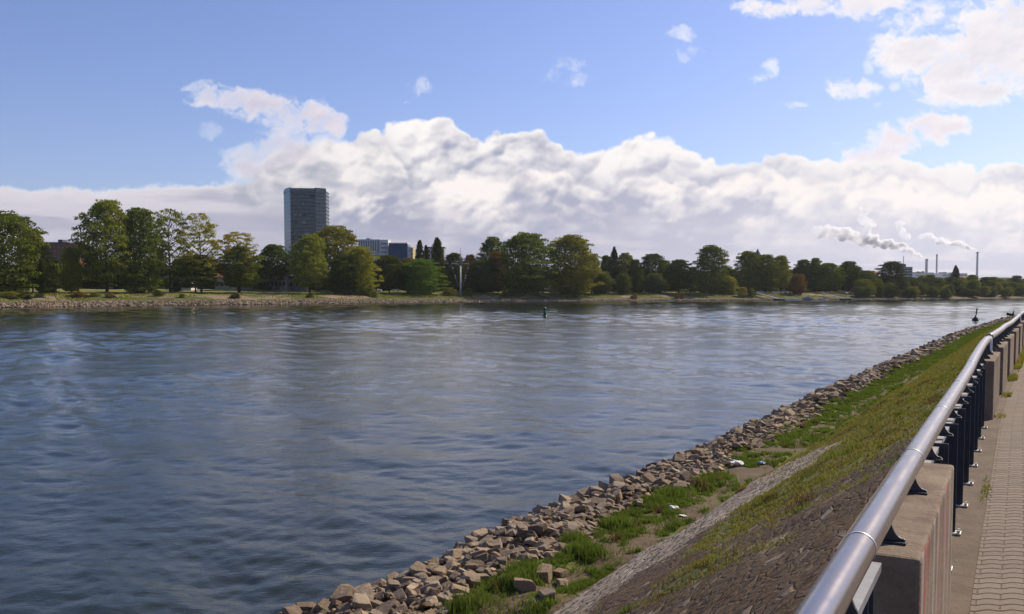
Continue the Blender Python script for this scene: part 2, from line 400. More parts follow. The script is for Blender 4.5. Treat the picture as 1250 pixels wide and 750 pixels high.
def shoreY(px):
    # forward distance of the far shore along photo column px
    q=PX+F*_fx/(_fy*math.cos(TILT)+H*math.sin(TILT));i=np.where(_fy>0)[0];o=np.argsort(q[i]);return float(np.interp(px,q[i][o],_fy[i][o]))
# ------------------------------------------------------------------ ground and water materials
def m_near():
    n=NT('near_bank_ground');oc=n.coord();uv=n.coord('UV')
    at_=n.n('ShaderNodeAttribute',attribute_name='zone');sp=n.n('ShaderNodeSeparateColor');n.l(at_.outputs['Color'],sp.inputs[0])
    big=n.noise(oc,.8,5);fine=n.noise(oc,9,6,.65);vf=n.noise(oc,38,4,.7)
    duv=n.n('ShaderNodeVectorMath',operation='ADD');n.l(uv,duv.inputs[0])
    dn=n.n('ShaderNodeTexNoise');n.l(oc,dn.inputs[0]);dn.inputs['Scale'].default_value=2.2;dsc=n.n('ShaderNodeVectorMath',operation='SCALE');n.l(dn.outputs['Color'],dsc.inputs[0]);dsc.inputs['Scale'].default_value=.07;n.l(dsc.outputs[0],duv.inputs[1])
    sv=n.map(duv.outputs[0],(3.4,11.,1))
    cell=n.vor(sv,1.,'F1',1,.75);edge=n.vor(sv,1.,'DISTANCE_TO_EDGE',0,.75)
    cs=n.n('ShaderNodeSeparateColor');n.l(cell,cs.inputs[0])
    joint=n.rng(edge,.02,.12,0,1)
    stone=n.mix(n.rng(cs.outputs[0],0,1,0,1),(.25,.195,.145),(.46,.37,.285))
    stone=n.mix(n.rng(fine,.3,.7,0,.5),stone,(.50,.42,.34))
    dark=n.mix(n.rng(fine,.35,.68,0,1),(.052,.034,.022),(.16,.104,.066))
    dark=n.mix(n.rng(big,.45,.65,0,.45),dark,(.12,.075,.055))
    pm=n.math('ADD',sp.outputs[1],n.math('MULTIPLY',n.math('SUBTRACT',fine,.5),1.3));pm=n.rng(pm,.32,.68)
    base=n.mix(n.math('MAXIMUM',pm,n.math('MULTIPLY',n.rng(cs.outputs[1],.86,.9),.5)),dark,stone)
    base=n.mix(n.math('MULTIPLY',n.math('SUBTRACT',1.,joint),n.rng(sp.outputs[1],0,1,.4,.8)),base,(.035,.026,.02))
    cover=n.math('MULTIPLY',n.rng(n.noise(oc,1.7,5,.65),.44,.60,0,.85),n.math('SUBTRACT',1.,n.math('MULTIPLY',pm,.55)));base=n.mix(cover,base,n.mix(n.rng(vf,.3,.7),(.05,.034,.024),(.14,.092,.062)))
    soil=n.mix(n.rng(fine,.3,.7),(.085,.058,.034),(.175,.128,.078))
    base=n.mix(sp.outputs[2],base,soil)
    peb=n.rng(vf,.66,.72);base=n.mix(n.math('MULTIPLY',peb,.6),base,(.45,.38,.32))
    gm=n.math('ADD',sp.outputs[0],n.math('MULTIPLY',n.math('SUBTRACT',fine,.5),1.3));gm=n.rng(gm,.3,.6)
    green=n.mix(n.rng(vf,.3,.7),(.075,.095,.016),(.17,.18,.036));green=n.mix(n.rng(big,.4,.62,0,.55),green,(.125,.098,.036))
    base=n.mix(n.math('MULTIPLY',gm,.88),base,green)
    h=n.math('ADD',n.math('MULTIPLY',joint,n.rng(sp.outputs[2],0,1,.6,0)),n.math('ADD',n.math('MULTIPLY',fine,.7),n.math('MULTIPLY',vf,.35)))
    n.bsdf(base,.93,0,.2,normal=n.bump(h,.9,.05));return n.m
def m_far():
    n=NT('far_bank_ground');oc=n.coord();uv=n.coord('UV');s=n.n('ShaderNodeSeparateXYZ');n.l(uv,s.inputs[0]);v=s.outputs[1]
    big=n.noise(oc,.045,4);mid=n.noise(oc,.25,5,.6);fine=n.noise(oc,1.6,4,.7);st=n.noise(n.map(oc,(1,1,1)),.9,5,.75)
    vv=n.math('ADD',v,n.math('MULTIPLY',n.math('SUBTRACT',mid,.5),9))
    cell=n.vor(oc,1.3,'F1',1);cs=n.n('ShaderNodeSeparateColor');n.l(cell,cs.inputs[0]);ed=n.vor(oc,1.3,'DISTANCE_TO_EDGE')
    stone=n.mix(cs.outputs[0],(.13,.098,.075),(.36,.28,.215));stone=n.mix(n.rng(ed,0,.16,.75,0),stone,(.04,.03,.024))
    sand=n.mix(n.rng(fine,.3,.7),(.22,.155,.10),(.36,.265,.18))
    weed=n.mix(n.rng(fine,.3,.7),(.055,.070,.018),(.15,.155,.045));weed=n.mix(n.rng(mid,.60,.68,0,.6),weed,sand)
    lawn=n.mix(n.rng(fine,.3,.7),(.15,.17,.038),(.23,.225,.07));lawn=n.mix(n.rng(big,.42,.6,0,.6),lawn,(.24,.21,.085))
    wet=n.mix(n.rng(v,0.2,1.6),(.05,.04,.032),stone)
    c=n.mix(n.rng(vv,4.5,6.5),wet,weed);c=n.mix(n.rng(vv,20,26),c,lawn)
    sm_=n.math('MULTIPLY',n.rng(big,.50,.56),n.rng(vv,24,18));sm_=n.math('MULTIPLY',sm_,n.rng(vv,7,10));c=n.mix(sm_,c,sand)
    c=n.mix(n.rng(v,110,160),c,(.06,.065,.025))
    h=n.math('ADD',n.math('MULTIPLY',ed,1.6),fine)
    n.bsdf(c,.95,0,.15,normal=n.bump(h,.9,.4));return n.m
def m_water():
    n=NT('river_water');oc=n.coord()
    a=n.noise(n.map(oc,(1.0,1.35,1),(0,0,rad(-32))),2.6,3,.55,.3)
    b=n.noise(n.map(oc,(1.0,1.6,1),(0,0,rad(-20))),9.,3,.6,.2)
    b2=n.noise(n.map(oc,(1.0,1.7,1),(0,0,rad(-30))),24.,2,.5)
    c=n.noise(n.map(oc,(1,1.8,1),(0,0,rad(-38))),.42,3,.5,.6)
    patch=n.noise(n.map(oc,(1,.28,1),(0,0,rad(-58))),.045,4,.55)
    pf=n.rng(patch,.35,.65,.75,1.2)
    h=n.math('ADD',n.math('MULTIPLY',a,.019),n.math('MULTIPLY',b,.0085));h=n.math('MULTIPLY',n.math('ADD',h,n.math('MULTIPLY',b2,.0020)),pf)
    h=n.math('ADD',h,n.math('MULTIPLY',c,.016))
    nm=n.bump(h,1.,1.)
    x=n.bsdf((.015,.020,.010),.05,0,.5,normal=nm,IOR=1.33);return n.m
M_near,M_far,M_water=m_near(),m_far(),m_water()
def m_pavers():
    n=NT('wavy_pavers');uv=n.coord('UV');s=n.n('ShaderNodeSeparateXYZ');n.l(uv,s.inputs[0]);oc=n.coord()
    u,v=s.outputs[0],s.outputs[1]
    tri=n.math('MULTIPLY',n.math('ABSOLUTE',n.math('SUBTRACT',n.math('FRACT',n.math('DIVIDE',v,.115)),.5)),.56)
    t=n.math('ADD',n.math('DIVIDE',u,.104),n.math('SUBTRACT',n.math('SMOOTH_MAX',tri,.06,.05),.1));t=n.math('ADD',t,n.math('MULTIPLY',n.math('SUBTRACT',n.noise(oc,2.2,2),.5),.35))
    row=n.math('FLOOR',t);fr=n.math('FRACT',t)
    j1=n.math('ABSOLUTE',n.math('SUBTRACT',fr,.5))
    c=n.math('ADD',n.math('DIVIDE',v,.23),n.math('MULTIPLY',n.math('MODULO',n.math('ABSOLUTE',row),2.),.5));cf=n.math('FLOOR',c);j2=n.math('ABSOLUTE',n.math('SUBTRACT',n.math('FRACT',c),.5))
    jm=n.math('MAXIMUM',n.rng(j1,.40,.47),n.math('MULTIPLY',n.rng(j2,.472,.49),.38),clamp=True)
    cb=n.n('ShaderNodeCombineXYZ');n.l(row,cb.inputs[0]);n.l(cf,cb.inputs[1]);wn=n.n('ShaderNodeTexWhiteNoise',noise_dimensions='2D');n.l(cb.outputs[0],wn.inputs[0])
    f=n.noise(oc,45,4,.7);bg=n.noise(oc,1.3,5,.6)
    cc=n.mix(wn.outputs[0],(.145,.105,.072),(.22,.164,.114));cc=n.mix(n.rng(bg,.35,.7,0,.5),cc,(.19,.14,.115));cc=n.mix(n.rng(f,.35,.7,0,.35),cc,(.34,.285,.235))
    cc=n.mix(n.math('MULTIPLY',jm,.92),cc,(.035,.024,.017))
    h=n.math('ADD',n.math('MULTIPLY',n.math('SUBTRACT',1.,jm),1.),n.math('MULTIPLY',f,.2))
    n.bsdf(cc,.9,0,.25,normal=n.bump(h,1.,.008));return n.m
def m_concrete(name,base,streak=False,dirt=1.):
    n=NT(name);oc=n.coord();a=n.noise(oc,2.2,6,.65);b=n.noise(oc,60,3,.7);c=n.noise(oc,14,5,.7)
    cc=n.mix(n.rng(a,.3,.7),tuple(x*.72 for x in base),tuple(min(1,x*1.15) for x in base));cc=n.mix(n.rng(c,.5,.75,0,.6*dirt),cc,(.11,.075,.06));cc=n.mix(n.rng(b,.6,.72,0,.5),cc,(.36,.30,.25));cc=n.mix(n.rng(n.noise(oc,3.7,6,.7),.5,.62,0,.6*dirt),cc,(.125,.085,.062))
    if streak:
        st=n.noise(n.map(oc,(9,22,.55)),1.,4,.6,.2);up=n.n('ShaderNodeSeparateXYZ');n.l(n.n('ShaderNodeNewGeometry').outputs['Normal'],up.inputs[0])
        side=n.rng(up.outputs[0],.5,.7);run=n.noise(n.map(oc,(14,34,.4)),1.,3,.5)
        cc=n.mix(n.math('MULTIPLY',n.rng(run,.46,.62,0,.55),side),cc,(.46,.39,.33))
        cc=n.mix(n.math('MULTIPLY',n.rng(st,.57,.64,0,.75),side),cc,(.33,.045,.03))
    n.bsdf(cc,.92,0,.2,normal=n.bump(n.math('ADD',n.math('MULTIPLY',c,.7),n.math('MULTIPLY',b,.5)),.7,.012));return n.m
M_pav=m_pavers();M_strip=m_concrete('path_edge_concrete',(.165,.122,.085),False,1.3)
M_block=m_concrete('parapet_concrete',(.245,.183,.128));M_blockred=m_concrete('parapet_concrete_stained',(.245,.183,.128),True)
def m_steel():
    n=NT('brushed_steel');oc=n.coord();sc_=n.noise(oc,5,5,.6);g=n.noise(oc,70,3,.6)
    c=n.mix(n.rng(sc_,.4,.8,0,.5),(.30,.26,.245),(.19,.155,.14));c=n.mix(n.rng(n.noise(oc,5,4,.7),.66,.72,0,.6),c,(.26,.19,.15))
    r=n.rng(sc_,.35,.75,.19,.29)
    n.bsdf(c,r,.92,.5,normal=n.bump(g,.025,.003));return n.m
M_steel=m_steel()
M_navy=simple('dark_blue_paint',(.012,.020,.032),.42,.0,.5,.3,8)
M_galv=simple('grey_coated_steel',(.30,.29,.30),.5,.35,.5,.2,20)
M_bolt=simple('zinc_bolts',(.5,.47,.44),.45,.7,.5,.3,40)
def m_rock():
    n=NT('riprap_stone');oc=n.coord();oi=n.n('ShaderNodeObjectInfo');geo=n.n('ShaderNodeNewGeometry');ps=n.n('ShaderNodeSeparateXYZ');n.l(geo.outputs['Position'],ps.inputs[0])
    rnd=n.math('FRACT',n.math('ADD',oi.outputs['Random'],n.math('MULTIPLY',geo.outputs['Random Per Island'],7.3)))
    a=n.noise(geo.outputs['Position'],3.,6,.65);b=n.noise(geo.outputs['Position'],26.,4,.7)
    c=n.ramp(rnd,[(0.,(.11,.076,.046)),(.3,(.24,.165,.098)),(.55,(.36,.255,.155)),(.8,(.22,.17,.12)),(1.,(.42,.32,.215))])
    c=n.mix(n.rng(a,.4,.7,0,.7),c,(.15,.108,.08));c=n.mix(n.rng(b,.5,.75,0,.5),c,(.42,.34,.27))
    wet=n.rng(n.math('ADD',ps.outputs[2],n.math('MULTIPLY',a,.2)),.12,.30,1,0);c=n.mix(n.math('MULTIPLY',wet,.7),c,(.05,.038,.03))
    n.bsdf(c,n.rng(wet,0,1,.9,.35),0,.3,normal=n.bump(n.math('ADD',a,n.math('MULTIPLY',b,.5)),.8,.05));return n.m
M_rock=m_rock()
def m_grass(name,c1,c2,c3):
    n=NT(name);geo=n.n('ShaderNodeNewGeometry');r=geo.outputs['Random Per Island'];big=n.noise(geo.outputs['Position'],.7,4)
    c=n.mix(r,c1,c2);c=n.mix(n.rng(big,.42,.62,0,.8),c,c3)
    d=n.n('ShaderNodeBsdfDiffuse');n.set(d.inputs[0],c);t=n.n('ShaderNodeBsdfTranslucent');n.set(t.inputs[0],c);m=n.n('ShaderNodeMixShader');m.inputs[0].default_value=.35
    n.l(d.outputs[0],m.inputs[1]);n.l(t.outputs[0],m.inputs[2]);n.l(m.outputs[0],n.out.inputs[0]);return n.m
M_gslope=m_grass('slope_grass_blades',(.18,.19,.026),(.31,.30,.05),(.30,.25,.07))
M_gberm=m_grass('berm_grass_blades',(.12,.175,.025),(.20,.26,.042),(.14,.17,.035))
M_gdry=m_grass('dry_grass_blades',(.17,.12,.05),(.24,.17,.07),(.13,.07,.035))
def m_leaf():
    n=NT('tree_leaves');oi=n.n('ShaderNodeObjectInfo');geo=n.n('ShaderNodeNewGeometry');r=geo.outputs['Random Per Island']
    big=n.noise(n.coord(),7.,3)
    hs=n.n('ShaderNodeHueSaturation');n.l(oi.outputs['Color'],hs.inputs['Color']);n.l(n.rng(r,0,1,.75,1.7),hs.inputs['Value']);n.l(n.rng(big,.3,.7,.485,.515),hs.inputs['Hue'])
    c=n.mix(n.rng(n.math('ADD',big,n.math('MULTIPLY',r,.15)),.60,.72,0,.45),hs.outputs[0],n.mix(1.,oi.outputs['Color'],(1.9,1.45,.8),'MULTIPLY'))
    d=n.n('ShaderNodeBsdfDiffuse');n.set(d.inputs[0],c);t=n.n('ShaderNodeBsdfTranslucent');n.set(t.inputs[0],n.mix(1.,c,(1.1,1.15,.6),'MULTIPLY'));m=n.n('ShaderNodeMixShader');m.inputs[0].default_value=.28
    n.l(d.outputs[0],m.inputs[1]);n.l(t.outputs[0],m.inputs[2]);n.l(m.outputs[0],n.out.inputs[0]);return n.m
M_leaf=m_leaf();M_bark=simple('tree_bark',(.075,.058,.045),.95,0,.1,.4,4)
# ------------------------------------------------------------------ the setting
def build_near_bank():
    Y=[-14.];
    while Y[-1]<760:Y.append(Y[-1]+max(.16,abs(Y[-1])*.010))
    Y=np.array(Y)
    off=np.concatenate([np.linspace(-24,-14,8),np.arange(-13.8,-6.9,.15),np.arange(-6.85,-.7,.15),[-.62,-.55,-.5,-.3,0,3,8,20,60]])
    YY=Y[:,None]+0*off[None,:];XX=Rl(Y)[:,None]+off[None,:]
    Z=near_z(XX,YY);g,p,s=near_zones(XX,YY)
    V=np.stack([XX,YY,Z],-1).reshape(-1,3)
    s_=YY/CP;uv=np.stack([s_,off[None,:]*CP+0*YY],-1).reshape(-1,2)
    me=npmesh('near_bank',V,gridfaces(*XX.shape),M_near,True,uv)
    ca=me.color_attributes.new('zone','FLOAT_COLOR','POINT');a=np.ones((len(V),4),np.float32);a[:,0]=g.ravel();a[:,1]=p.ravel();a[:,2]=s.ravel();ca.data.foreach_set('color',a.ravel())
    tag(link('near_bank',me),kind='structure')
def strip_mesh(name,o0,o1,z,mat,zside=None):
    Y=np.concatenate([np.arange(-12,40,.5),np.arange(40,700,5.)]);offs=[o0,o1] if zside is None else [o0,o0,o1]
    zs=[z,z] if zside is None else [zside,z,z]
    V=[];uv=[]
    for y in Y:
        for o,zz in zip(offs,zs):V.append((float(Rl(y))+o,y,zz));uv.append((y/CP,o*CP))
    tag(link(name,npmesh(name,V,gridfaces(len(Y),len(offs)),mat,False,uv)),kind='structure')
def build_water():
    az=np.radians(np.concatenate([np.linspace(-100,-36,50),np.linspace(-35,36,760),np.linspace(37,110,50)]))
    r=[1.5]
    while r[-1]<2600:r.append(r[-1]+max(.09,r[-1]*.0062))
    r=np.array(r);RR,AA=np.meshgrid(r,az,indexing='ij')
    X=np.sin(AA)*RR;Y=np.cos(AA)*RR
    rs=np.random.RandomState(4);z=np.zeros_like(X);lim=np.maximum(.09,RR*.0062)*3.2
    mod=.55+.9*sm(.35,.65,fbm(X/26+90,Y/40+90,55,3))
    for k in range(54):
        wl=.45*(1.083**k) if k<34 else (rs.uniform(3.5,9) if k<46 else rs.uniform(9,24))
        th=rad(rs.normal(118,26) if k%3==0 else rs.normal(30,34));kx,ky=math.sin(th)*6.283/wl,math.cos(th)*6.283/wl
        amp=.0047*wl**.48*rs.uniform(.6,1.2)*(.95 if k<10 else 1.35 if k<34 else 1.5 if k<46 else 1.0)
        ph=rs.uniform(0,6.28)+ 2.2*fbm(X/(wl*9)+k,Y/(wl*9),k+3,1)*3
        z+=amp*np.sin(kx*X+ky*Y+ph)*sm(1.0,1.6,wl/(lim*.62))
    z*=mod
    V=np.stack([X,Y,z-.02],-1).reshape(-1,3)
    tag(link('river_water',npmesh('river_water',V,gridfaces(*X.shape)[:,::-1],M_water,True)),kind='structure')
def build_far_bank():
    uv=np.stack([_ss[:,None]+0*FX,_v[None,:]+0*FX],-1).reshape(-1,2)
    V=np.stack([FX,FY,FZ],-1).reshape(-1,3)
    me=npmesh('far_bank',V,gridfaces(*FX.shape)[:,::-1],M_far,True,uv);tag(link('far_bank',me),kind='structure')
build_near_bank()
strip_mesh('path_edge_strip',-.565,.112,4.296,M_strip,3.9)
strip_mesh('paved_path',.108,4.2,4.300,M_pav)
build_water();build_far_bank()
# ------------------------------------------------------------------ parapet, railing panels, handrail
def fr(Y):
    a=float(Rl(Y-.2));b=float(Rl(Y+.2));t=Vector((b-a,.4,0)).normalized();n=Vector((t.y,-t.x,0))
    return Vector((float(Rl(Y)),Y,0)),t,n
def W3(Y,p,z):
    P,t,n=fr(Y);q=P+n*p;return Vector((q.x,q.y,z))
def ang(Y):
    _,t,_=fr(Y);return math.atan2(t.y,t.x)       # local +x runs along the rail, local -y towards the path
ZT=5.072
BL=[(3.06,4.76),(11.78,13.55),(14.62,16.35),(17.4,19.15),(20.3,22.05),(23.2,24.95),(26.1,27.85),(29.0,30.7),(31.9,33.6),(34.8,36.5)]
BLAB=['low concrete parapet block with red paint runs, nearest to the camera','second concrete parapet block, where the long dark railing panel ends','third concrete parapet block along the path','fourth concrete parapet block along the path','fifth concrete parapet block along the path','sixth concrete parapet block along the path','seventh concrete parapet block along the path','eighth concrete parapet block along the path','ninth concrete parapet block along the path','farthest concrete parapet block before the picture edge']
for i,(a,b) in enumerate(BL):
    P0=W3(a,0,0);P1=W3(b,0,0);ln=(P1-P0).length;an=math.atan2(P1.y-P0.y,P1.x-P0.x)
    m=MB().box(0,ln,0,.286,-.38,ZT-4.3,.016 if i<3 else .01)
    o=m.build('concrete_block',M_blockred if i in(0,3) else M_block,smooth=False)
    o.location=(P0.x,P0.y,4.3);o.rotation_euler=(0,0,an)
    tag(o,BLAB[i],'parapet block','concrete parapet blocks beside the path')
# post and bracket meshes, origin on the centre line; x along the rail, y across (+ river side)
def bracket_mesh():
    m=MB();h=.112;prof=[(.075,.009),(.075,.016)]
    for k in range(9):
        t=k/8*math.pi/2;prof.append((.075-.050*math.sin(t)-.004,.018+(h-.018)*(1-math.cos(t))))
    right=[(-y,z) for y,z in prof];left=[(y,z) for y,z in prof[::-1]]
    m.extr([(-.007,y,z) for y,z in right+left],(.014,0,0));m.box(-.028,.028,-.080,.080,.0,.009,.002)
    bmesh.ops.recalc_face_normals(m.bm,faces=m.bm.faces);me=bpy.data.meshes.new('bracket');m.bm.to_mesh(me);me.materials.append(M_brk);return me
M_brk=simple('dark_bracket_metal',(.055,.055,.062),.42,.6,.5,.3,20)
BR=bracket_mesh()
def mesh_of(m,name,mat):
    bmesh.ops.recalc_face_normals(m.bm,faces=m.bm.faces);me=bpy.data.meshes.new(name);m.bm.to_mesh(me);m.bm.free();me.materials.append(mat);return me
POST=mesh_of(MB().box(-.007,.007,-.062,.062,.012,ZT-4.3-.001,.002),'post',M_navy)
FOOT=mesh_of(MB().box(-.05,.05,-.095,.095,0,.012,.002).box(.02,.036,-.088,-.072,.012,.03).box(-.036,-.02,-.088,-.072,.012,.03),'foot_plate',M_bolt)
BALU=mesh_of(MB().box(-.006,.006,-.012,.012,0,.575),'baluster',M_navy)
def panel(a,b,posts,label,n=None):
    P0=W3(a,-.143,0);P1=W3(b,-.143,0);ln=(P1-P0).length;an=math.atan2(P1.y-P0.y,P1.x-P0.x)
    e=empty('railing_panel',(P0.x,P0.y,4.3),an,label,'railing panel','dark blue railing panels between the blocks')
    # straight runs cut in pieces to follow the curve
    k=max(1,int(ln/2));pts=[W3(a+(b-a)*i/k,-.143,0) for i in range(k+1)];Rm=Matrix.Rotation(-an,3,'Z')
    lp=[Rm@(p-P0) for p in pts]
    for nm,z0,z1,hw,mt in(('top_bar',.722,.752,.021,M_galv),('bottom_bar',.115,.145,.018,M_navy)):
        m=MB()
        for p,q in zip(lp,lp[1:]):
            d=(q-p).normalized();nn=Vector((-d.y,d.x,0))*hw
            m.extr([p+nn+Vector((0,0,z0)),p-nn+Vector((0,0,z0)),q-nn+Vector((0,0,z0)),q+nn+Vector((0,0,z0))],(0,0,z1-z0))
        m.build(nm,mt,e)
    def loc(Y):
        p=Rm@(W3(Y,-.143,0)-P0);return p
    for Y in posts:
        p=loc(Y);o=link('post',POST,e);o.location=(p.x,p.y-.012,0);o.rotation_euler=(0,0,ang(Y)-an)
        f=link('foot_plate',FOOT,o);f.location=(0,-.004,0)
    nb=int(ln/.125)
    for i in range(1,nb):
        Y=a+(b-a)*i/nb
        if min([abs(Y-q) for q in posts]+[9])<.03:continue
        p=loc(Y);o=link('baluster',BALU,e);o.location=(p.x,p.y,.146);o.rotation_euler=(0,0,ang(Y)-an)
    return e
panel(-1.4,3.03,[-1.0,-.2,.6,1.4,2.2],'railing panel with pale top bar ending at the nearest block')
panel(4.79,11.75,[5.38+.81*i for i in range(8)],'long dark blue railing panel between the first two concrete blocks')
for i in range(1,len(BL)-1):
    a=BL[i][1]+.02;b=BL[i+1][0]-.02
    panel(a,b,[(a+b)/2],['short dark railing panel just beyond the second block','short dark railing panel in the second gap between blocks','short dark railing panel in the third gap between blocks','short dark railing panel in the fourth gap between blocks','short dark railing panel in the fifth gap between blocks','short dark railing panel in the sixth gap between blocks','short dark railing panel in the seventh gap between blocks','short dark railing panel in the last gap before the picture edge'][i-1])
def rise(Y):   # the tube sits a little higher and wavier farther on
    return np.interp(Y,[-5,6.8,8.6,9.6,12.0,12.6,12.9,13.1,13.3,14.5,16.5,18,21,24,26.4,26.7,27.2,40],[0,0,.01,.04,.08,.085,.05,.08,.09,.07,.05,.055,.02,.03,.04,.06,.05,.04])
TZ=5.222
def handrail(a,b,label,legs=(),lo=0):
    P0=W3(a,-.133,TZ);e=empty('handrail',(P0.x,P0.y,4.3),0,label,'handrail','steel handrails on brackets')
    N=max(24,int((b-a)/.12));pts=[W3(a+(b-a)*i/N,-.133,TZ+float(rise(a+(b-a)*i/N)))-Vector((P0.x,P0.y,4.3)) for i in range(N+1)]
    MB().tube(pts,.0485,28).build('tube',M_steel,e,True)
    for Y in legs:
        p=W3(Y,-.133,0)-Vector((P0.x,P0.y,0));MB().tube([(p.x,p.y,.45),(p.x,p.y,.93+float(rise(Y)))],.036,16).build('leg',M_steel,e,True)
    Y=3.22-.81*6
    while Y<b-.1:
        if Y>a+.1:
            p=W3(Y,-.143,0)-Vector((P0.x,P0.y,0));o=link('bracket',BR,e);r=float(rise(Y));o.location=(p.x,p.y,ZT-4.3+.0005);o.rotation_euler=(0,0,ang(Y));o.scale=(1,1,1+r/.11)
        Y+=.81
    for Y in [2.62,4.05,5.6,7.2,9.0]:
        if a<Y<b:
            p=[W3(Y+d,-.133,TZ+float(rise(Y)))-Vector((P0.x,P0.y,4.3)) for d in(-.006,.006)]
            MB().tube(p,.0497,28).build('weld_seam',M_bolt,e,True)
handrail(-3.,13.05,'worn steel tube handrail running from the near corner past the second block',(12.98,))
handrail(13.2,26.6,'steel tube handrail on the middle run of parapet blocks',(13.28,26.5))
handrail(26.75,46,'farthest steel tube handrail leaving the picture at the right',(26.85,))
# ------------------------------------------------------------------ riprap
def rock_mesh(seed,n=16,mat=None,sub=1):
    rs=random.Random(seed);bm=bmesh.new()
    ax=(1,rs.uniform(.6,.9),rs.uniform(.32,.62));rd=rs.uniform(.3,1.0);sk=rs.uniform(-.25,.25)
    # a skewed, chipped block: corners pulled in by different amounts, some cut by an extra point pair
    for sx in(-1,1):
        for sy in(-1,1):
            for sz in(-1,1):
                k=rs.uniform(.5,1.0);v=Vector((sx,sy,sz))
                pts=[v*k] if rs.random()>.55 else [Vector((v.x*rs.uniform(.45,.8),v.y*.95,v.z)),Vector((v.x,v.y*rs.uniform(.5,.9),v.z*rs.uniform(.4,.9)))]
                for p in pts:
                    p=p.lerp(p.normalized()*1.15,rd);p.x+=sk*p.z+rs.uniform(-.1,.1);bm.verts.new((p.x*ax[0]*.5,p.y*ax[1]*.5,p.z*ax[2]*.5+rs.uniform(-.03,.03)))
    for _ in range(max(0,n-12)):
        v=Vector((rs.gauss(0,1),rs.gauss(0,1),rs.gauss(0,1))).normalized()*1.12;bm.verts.new((v.x*ax[0]*.5,v.y*ax[1]*.5,v.z*ax[2]*.5))
    r=bmesh.ops.convex_hull(bm,input=bm.verts);bmesh.ops.delete(bm,geom=[v for v in bm.verts if not v.link_faces],context='VERTS')
    bmesh.ops.dissolve_limit(bm,angle_limit=rad(9),verts=bm.verts,edges=bm.edges)
    bmesh.ops.bevel(bm,geom=list(bm.edges),offset=.022,segments=2 if sub else 1,affect='EDGES',profile=.5)
    bmesh.ops.triangulate(bm,faces=bm.faces)
    if sub:
        bmesh.ops.subdivide_edges(bm,edges=[e for e in bm.edges if e.calc_length()>.22],cuts=1);bmesh.ops.triangulate(bm,faces=bm.faces)
        for v in bm.verts:
            q=v.co*4+Vector((seed*3.1,0,0));v.co+=v.co.normalized()*mnoise.noise(q)*.025
    me=bpy.data.meshes.new('rock');bm.to_mesh(me);bm.free()
    if mat:me.materials.append(mat)
    return me
ROCKS=[rock_mesh(s,random.Random(s).choice((11,14,17)),M_rock) for s in range(18)]
def mesh_arrays(me):
    v=np.empty(len(me.vertices)*3,np.float32);me.vertices.foreach_get('co',v);f=np.empty(len(me.loops),np.int32);me.loops.foreach_get('vertex_index',f);return v.reshape(-1,3),f.reshape(-1,3)
LOW=[mesh_arrays(rock_mesh(100+s,10,None,0)) for s in range(8)]
def place_rocks():
    rs=random.Random(7);P=[];cells={}
    def ok(x,y,d):
        c=(int(x/.6),int(y/.6))
        for i in(-1,0,1):
            for j in(-1,0,1):
                for(a,b)in cells.get((c[0]+i,c[1]+j),()):
                    if (a-x)**2+(b-y)**2<d*d:return False
        cells.setdefault(c,[]).append((x,y));return True
    q=np.random.RandomState(8);n=170000;ys=11.+q.rand(n)**1.5*185.;Ws=Woff(ys);os_=Ws-.3+q.rand(n)*(-8.35-Ws+.3);xs=Rl(ys)+os_;e=os_+9.1
    keep=q.rand(n)>sm(-.5,.7,e+nz(xs,ys,1.6,333,3)*2.4);ss=q.choice((.17,.21,.25,.29,.34,.38,.43,.5),n)*q.uniform(.85,1.15,n)
    for x,y,o,s in zip(xs[keep],ys[keep],os_[keep],ss[keep]):
        x,y,o,s=float(x),float(y),float(o),float(s)
        if o>-9.3:s*=.75
        if y<34:s*=.90
        if y>60:s*=1.25
        if not ok(x,y,s*(.40 if y<60 else .55)):continue
        P.append((x,y,s,o))
    X=np.array([p[0] for p in P]);Y=np.array([p[1] for p in P]);Z=near_z(X,Y)
    out=[]
    for (x,y,s,o),z in zip(P,Z):
        W=float(Woff(y));t=(o-W)/(-8.6-W)            # 0 water .. 1 berm
        hump=.42*math.sin(max(0,min(1,t))*math.pi)**.7*rs.uniform(.1,1.)
        z=float(z)+s*.12+hump*(.7+.5*s)
        # berm side of the pile and the waterline stay ragged
        out.append((x,y,z,s))
    return out
RP=place_rocks()
def vis(x,y,z,m=12):
    px,py=proj(x,y,z);return -m<px<1250+m and -m<py<750+m and y>3
def rockrot(rs):return (rs.uniform(-.45,.45)+(math.pi/2 if rs.random()<.12 else 0),rs.uniform(-.45,.45),rs.uniform(0,6.28))
